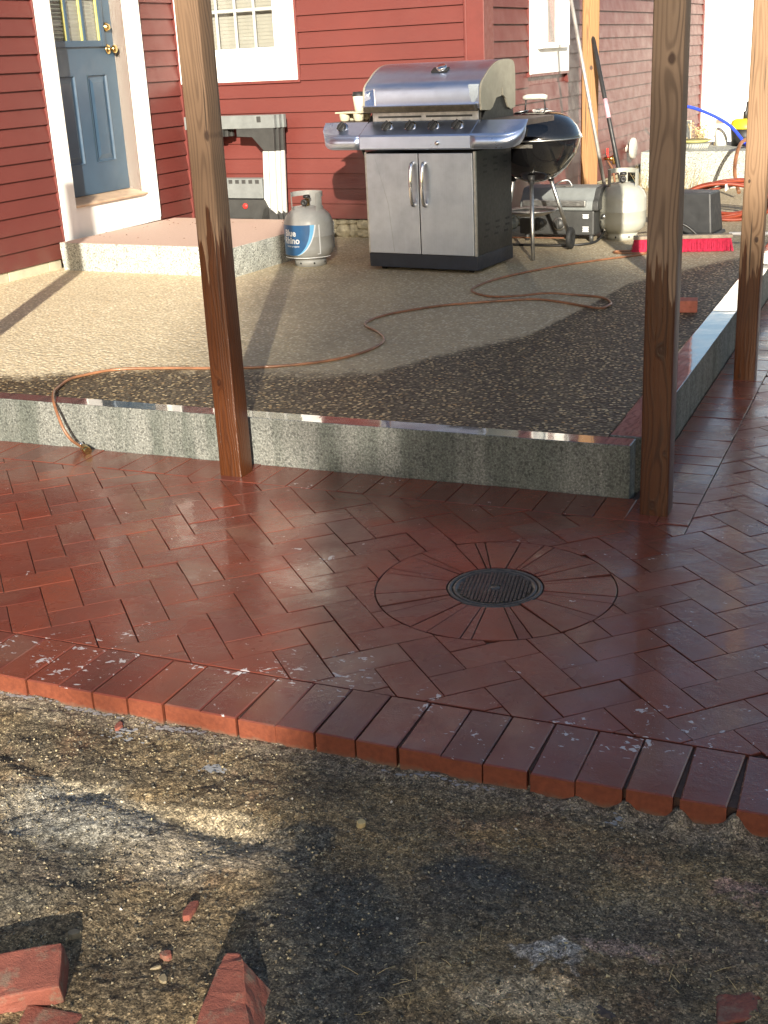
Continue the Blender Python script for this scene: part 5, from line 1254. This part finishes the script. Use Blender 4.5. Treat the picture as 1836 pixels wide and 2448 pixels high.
obj('sheet', B().box(-0.09, 0.09, 0, 0.006, 0, 0.22), 'grey_plastic', gp); obj('border', B().box(-0.095, -0.088, -0.002, 0.008, 0, 0.225).box(0.088, 0.095, -0.002, 0.008, 0, 0.225).box(-0.088, 0.088, -0.002, 0.008, 0.219, 0.226), 'cup', gp)
pw = B(); rp = random.Random(9)
for k in range(60):
    x = rp.gauss(0, 0.05); y = rp.gauss(0, 0.04); h = 0.06 + rp.random() * 0.14; a = rp.random() * 6.28
    p0 = Vector((x, y, 0)); p1 = Vector((x + 0.05 * math.cos(a), y + 0.05 * math.sin(a), h)); pw.tube([p0, (p0 + p1) / 2 + Vector((0, 0, 0.02)), p1], [0.002, 0.0015, 0.001], 4)
    for q in range(3):
        c = p1 + Vector((rp.gauss(0, 0.012), rp.gauss(0, 0.012), rp.gauss(0, 0.012))); s_ = 0.006; pw.add([c + Vector((-s_, 0, 0)), c + Vector((0, s_, s_)), c + Vector((s_, 0, 0)), c + Vector((0, -s_, -s_))], [(0, 1, 2, 3)])
pw_ = obj('dried_plant', pw, 'straw'); pw_.location = (-1.98, 12.05, GT); tag(pw_, 'dry brown plant stems on the granite block behind the plate', 'dried plant')
wd = B()
for k in range(90):
    x = -2.40 + rp.random() * 0.6; y = 11.2 + rp.gauss(0, 0.07); h = 0.05 + rp.random() * 0.20; a = rp.random() * 6.28
    wd.tube([(x, y, PZ), (x + 0.03 * math.cos(a), y + 0.03 * math.sin(a), PZ + h * 0.6), (x + 0.07 * math.cos(a), y + 0.07 * math.sin(a), PZ + h)], [0.0018, 0.0014, 0.0008], 4)
tag(obj('dry_weeds', wd, 'straw'), 'dry straw coloured weeds at the foot of the granite block', 'weeds')

def pole(p0, p1, r, mat, label, name):
    o = obj(name, B().cyl(p0, p1, r, 14), mat); return tag(o, label, 'pole')
pole((-2.03, 8.75, PZ), (-2.60, 9.25, 2.35), 0.013, 'pole_grey', 'thin grey pole leaning on the right wall behind the yellow post', 'leaning_pole')
bpz = thing('shovel_handle', 'black leaning pole with a pink sticker, right of the yellow post', 'pole')
A_ = Vector((-1.96, 8.95, PZ + 0.05)); B_ = Vector((-2.545, 9.75, 1.95))
obj('shaft', B().cyl(A_, B_, 0.016, 14), 'black_plastic', bpz)
obj('sticker', B().cyl(A_.lerp(B_, 0.395), A_.lerp(B_, 0.47), 0.0168, 14), plain('pale_pink', (0.62, 0.36, 0.42), 0.5), bpz)

# ================================================================== LOOSE THINGS ON THE DIRT
def roughen(o, amp=0.0018, cuts=5, seed=0.0):
    bm = bmesh.new(); bm.from_mesh(o.data)
    bmesh.ops.subdivide_edges(bm, edges=[e for e in bm.edges if e.calc_length() > 0.02], cuts=cuts, use_grid_fill=True)
    bmesh.ops.triangulate(bm, faces=[f for f in bm.faces if len(f.verts) > 4])
    for v in bm.verts:
        p = v.co * 1.0; v.co += noise.noise_vector(p * 30 + Vector((seed, 0, 0))) * amp + noise.noise_vector(p * 90 + Vector((seed, 4, 0))) * amp * 0.7
        k = noise.noise(p * 26 + Vector((seed, 9, 2)))
        if k > 0.33: v.co -= v.normal * (k - 0.33) * 0.02
    bm.to_mesh(o.data); bm.free(); return o
M['chip'] = (lambda n: (lambda p, o: n.set(color=n.mix(n.ramp(n.noise(p, 26, 6, 0.7), [(0.52, 0.0), (0.66, 0.7)]), n.ramp(n.noise(o, 18, 6, 0.7), [(0.3, (0.16, 0.048, 0.034)), (0.7, (0.29, 0.088, 0.058))]), (0.22, 0.17, 0.12)), rough=0.75, normal=n.bump(n.noise(o, 160, 6, 0.75), 0.8, 0.004)))(n.worldpos(), n.coord()))(NT('broken_clay'))
def rock(name, loc, size, mat, seed, rot=(0, 0, 0)):
    b = B(); b.ball((0, 0, 0), 1.0, 14, 9); rs = Vector((seed * 3.1, seed, 0))
    b.v = [tuple(Vector((v[0] * size[0], v[1] * size[1], v[2] * size[2])) * (1 + 0.45 * noise.noise(Vector(v) * 1.3 + rs) + 0.18 * noise.noise(Vector(v) * 4 + rs))) for v in b.v]; b.sm = [False] * len(b.f)
    o = obj(name, b, mat); o.location = loc; o.rotation_euler = rot; return o
b1 = obj('loose_brick', B().box(-0.1, 0.1, -0.049, 0.049, -0.028, 0.028), 'chip', None, bev=0.004); b1.location = (-1.315, 1.262, -0.045); b1.rotation_euler = (R(8), R(-4), R(32)); tag(b1, 'whole red brick cut off by the bottom left corner of the picture', 'brick'); roughen(b1, 0.0010, 6, 1)
b = B(); b.add([(-0.045, -0.07, -0.03), (0.050, -0.085, -0.03), (0.055, 0.030, -0.03), (0.012, 0.075, -0.03), (-0.018, 0.073, -0.03), (-0.045, -0.075, 0.020), (0.035, -0.085, 0.018), (0.012, 0.040, 0.034), (0.002, 0.066, 0.026), (-0.016, 0.064, 0.026), (-0.026, 0.03, 0.032)],
      [(4, 3, 2, 1, 0), (5, 6, 7, 8, 9, 10), (0, 1, 6, 5), (1, 2, 7, 6), (2, 3, 8, 7), (3, 4, 9, 8), (4, 0, 5, 10, 9)])
b2 = obj('broken_brick', b, 'chip', None, bev=0.003); b2.scale = (1.15, 1.15, 1.1); b2.location = (-0.925, 1.362, -0.035); b2.rotation_euler = (R(4), 0, R(22)); tag(b2, 'wedge shaped broken brick at the bottom of the picture, left of centre', 'brick'); roughen(b2, 0.0022, 6, 5)
b = B(); b.add([(-0.06, -0.03, -0.03), (0.06, -0.03, -0.03), (0.05, 0.03, -0.03), (-0.05, 0.04, -0.03), (-0.055, -0.03, 0.01), (0.055, -0.03, 0.015), (0.045, 0.02, 0.018), (-0.02, 0.03, 0.012)], [(3, 2, 1, 0), (4, 5, 6, 7), (0, 1, 5, 4), (1, 2, 6, 5), (2, 3, 7, 6), (3, 0, 4, 7)])
b3 = obj('broken_brick', b, 'chip', None, bev=0.003); b3.location = (-0.155, 1.645, -0.062); b3.rotation_euler = (0, R(6), R(38)); tag(b3, 'red brick fragment in the bottom right corner of the picture', 'brick'); roughen(b3, 0.0022, 6, 8)
tag(rock('dark_stone', (-0.355, 1.565, -0.085), (0.042, 0.032, 0.034), 'darkstone', 4), 'dark pointed stone on the dirt at the bottom edge, right of centre', 'stone')
b4 = obj('broken_brick', B().box(-0.05, 0.05, -0.03, 0.03, -0.02, 0.02), 'chip', None, bev=0.006); b4.location = (-1.205, 1.232, -0.080); b4.rotation_euler = (R(10), R(8), R(15)); tag(b4, 'half buried brick piece at the bottom edge just right of the whole brick', 'brick')
def chip(px, label, size, mat='chip', seed=1, rz=0, cat='brick chip', name='brick_chip', thick=0.006):
    # polygonal flake lying on the dirt
    rr_ = random.Random(seed); n = 7; x, y = px; z = dirt_h(x, y)
    pol = [(size[0] * math.cos(6.283 * k / n) * (0.7 + 0.5 * rr_.random()), size[1] * math.sin(6.283 * k / n) * (0.7 + 0.5 * rr_.random())) for k in range(n)]
    b = B(); b.prism(pol, -thick, thick, 'z'); o = obj(name, b, mat, None, bev=0.0012); o.location = (x, y, z + thick * 0.5); o.rotation_euler = (rr_.gauss(0, 0.1), rr_.gauss(0, 0.1), rz)
    return tag(o, label, cat)
chip((-1.124, 1.548), 'dark red brick flake on the dirt above the wedge shaped brick', (0.013, 0.030), seed=3, rz=0.15)
chip((-1.295, 1.425), 'cream pebble on the dirt above the whole brick', (0.013, 0.010), 'pebble', 6, 0.4, 'pebble', 'pale_pebble', 0.006)
chip((-1.075, 1.380), 'small pale stone chip left of the wedge shaped brick', (0.008, 0.012), 'pebble', 8, 0.7, 'pebble', 'pale_pebble', 0.004)
chip((-1.105, 1.435), 'pink brick crumb between the cream pebble and the wedge shaped brick', (0.012, 0.010), 'chip', 9, 0.1)
chip((-1.105, 1.402), 'thin pale sliver of stone left of the pink crumb', (0.012, 0.004), 'pebble', 13, 0.6, 'pebble', 'pale_pebble', 0.003)
chip((-1.640, 2.068), 'red chip stuck in the dirt right under the edging bricks', (0.010, 0.016), 'chip', 10, 0.2)
chip((-1.86, 1.78), 'brownish brick crumb in the pale dirt at the far left', (0.014, 0.010), 'chip', 11, 0.6)
chip((-0.93, 1.39 + 0.5), 'yellow ochre stone on the dark dirt below the drain cover side', (0.010, 0.010), 'straw', 12, 0.0, 'pebble', 'pale_pebble', 0.008)
# residue blotches of dried slurry on the dirt beside the edging
rs_ = B(); rr_ = random.Random(31)
def blotch(cx, cy, rx, ry, n_=60):
    for _ in range(n_):
        x = cx + rr_.gauss(0, rx); y = min(2.112, cy + rr_.gauss(0, ry)); s_ = 0.001 + 0.004 * rr_.random(); z = dirt_h(x, y) + 0.0012; a = rr_.random() * 3
        pts = [(x + s_ * math.cos(a + t) * (0.6 + 0.8 * rr_.random()) * 1.5, y + s_ * math.sin(a + t) * (0.6 + 0.8 * rr_.random()), z) for t in (0, 1, 2, 3.1, 4.2, 5.2)]
        rs_.add(pts, [(0, 1, 2, 3, 4, 5)])
blotch(-1.50, 2.100, 0.040, 0.006, 80); blotch(-1.74, 2.108, 0.05, 0.004, 60); blotch(-1.96, 2.108, 0.04, 0.003, 50); blotch(-1.335, 1.985, 0.012, 0.007, 70); blotch(-1.62, 2.045, 0.03, 0.015, 50); blotch(-0.86, 2.10, 0.06, 0.004, 45); blotch(-0.45, 2.08, 0.01, 0.008, 16)
stuff(obj('slurry_residue', rs_, 'foam'))
# straw bits
sb = B(); rr_ = random.Random(41)
for (cx, cy, n_) in ((-0.50, 1.50, 16), (-0.72, 1.47, 12), (-0.25, 1.66, 7), (-0.62, 1.62, 3)):
    for _ in range(n_):
        x, y = cx + rr_.gauss(0, 0.05), cy + rr_.gauss(0, 0.03); a = rr_.random() * 3.1; L = 0.01 + rr_.random() * 0.035; z = dirt_h(x, y) + 0.003
        sb.tube([(x, y, z), (x + L * math.cos(a) * 0.5, y + L * math.sin(a) * 0.5, z + 0.004 * rr_.random()), (x + L * math.cos(a), y + L * math.sin(a), z)], 0.0006, 4)
stuff(obj('straw_litter', sb, 'straw'))

# ================================================================== BEYOND THE PATIO
fe = thing('white_fence', 'tall white vinyl fence in full sun beyond the house corner', 'fence', (-3.9, 16.6, -0.3), R(-4))
for k in range(34):
    obj('board', B().box(k * 0.152, k * 0.152 + 0.149, -0.012, 0.012, 0.35, 2.6), 'vinyl', fe)
for k in range(4): obj('fence_post', B().box(k * 1.8 - 0.06, k * 1.8 + 0.06, -0.07, -0.0125, 0.0, 2.75) if k in (0, 3) else B().box(k * 1.8 - 0.04, k * 1.8 + 0.04, 0.0125, 0.09, 0, 2.6), 'vinyl', fe)
def leaves(b, c, rad, n, size, rnd, shell=0.35):
    for _ in range(n):
        while True:
            v = Vector((rnd.uniform(-1, 1), rnd.uniform(-1, 1), rnd.uniform(-1, 1)))
            if v.length < 1: break
        v = v * (shell + (1 - shell) * rnd.random() ** 0.3) if v.length > 0.01 else v
        p = Vector((c[0] + v.x * rad[0], c[1] + v.y * rad[1], c[2] + v.z * rad[2])); s = size * (0.6 + 0.8 * rnd.random())
        a = Vector((rnd.gauss(0, 1), rnd.gauss(0, 1), rnd.gauss(0, 1))).normalized(); t = a.orthogonal().normalized(); u = a.cross(t)
        b.add([p - t * s, p + u * s * 0.55, p + t * s, p - u * s * 0.55], [(0, 1, 2, 3)])
    return b
rn = random.Random(77)
bu = leaves(B(), (0, 0, 0.25), (0.5, 0.4, 0.45), 2600, 0.028, rn); buo = obj('green_shrub', bu, 'leaf'); buo.location = (-1.35, 14.2, -0.1); tag(buo, 'low green shrub in front of the white fence, behind the yellow tub', 'shrub')

# ---- behind the photographer: unseen hedge and thin tree, added and shaped to throw the shade
def LT(L, T): return (0.912 * L - 0.41 * T, 0.41 * L + 0.912 * T)
hg = thing('added_shade_hedge', 'unseen hedge added behind the photographer to shade the bricks and dirt', 'hedge')
hT = -14.0; hb_ = B(); core = B(); L = -1.0
def added_hedge_top(L): return 5.80 + 0.12 * math.sin(L * 1.3) + 0.08 * math.sin(L * 4.1) - 0.35 * max(0, -0.6 - L) - 0.25 * max(0, min(1, (L - 0.9) / 1.2))
while L < 11:
    x, y = LT(L, hT); h = added_hedge_top(L)
    if L > -0.12: core.box(-0.16, 0.16, -0.35, 0.35, -0.3, h - 0.25, Matrix.Translation((x, y, 0)) @ Matrix.Rotation(R(24), 4, 'Z'))
    dn = 0.92 + 0.05 * max(0, L + 1.0) if L < -0.22 else 1.0; leaves(hb_, (x, y, h / 2 - 0.1), (0.34, 0.6, h / 2 + 0.08), int(620 * dn), 0.055, rn, 0.7 if L > -0.22 else 0.1); L += 0.31  # left end set where the photographer's own shadow edge falls
obj('added_hedge_foliage', hb_, 'leaf', hg); obj('added_hedge_stems', core, 'bark', hg)
tr = thing('added_shade_tree', 'unseen thin leaved tree added far behind the photographer for partial shade', 'tree')
tT = -24.0; tb_ = B()
for (L, e, rL, re, n_) in ((0.35, 2.2, 1.3, 1.0, 3000), (1.5, 1.75, 1.7, 0.7, 3000), (0.35, 3.0, 0.9, 0.6, 1000), (3.4, 2.0, 1.8, 1.1, 3500)):
    x, y = LT(L, tT); leaves(tb_, (x, y, e + 0.306 * 24), (rL, 1.4, re), n_, 0.055, rn, 0.1)
obj('added_tree_crown', tb_, 'leaf', tr)
x, y = LT(1.0, tT); tk = B(); tk.tube([(x, y, -0.3), (x, y, 3), (x + 0.1, y, 6.5), (x + 0.2, y, 9.8)], [0.22, 0.17, 0.12, 0.03], 12)
for a, h in ((0.4, 6.5), (2.0, 7), (3.6, 7.4), (5.1, 8), (1.2, 8.4), (4.2, 6.9)):
    tk.tube([(x + 0.1, y, h), (x + 0.1 + 0.8 * math.cos(a), y + 0.8 * math.sin(a), h + 0.9), (x + 0.1 + 1.6 * math.cos(a), y + 1.6 * math.sin(a), h + 1.7)], [0.07, 0.04, 0.012], 8)
obj('added_tree_trunk', tk, 'bark', tr)
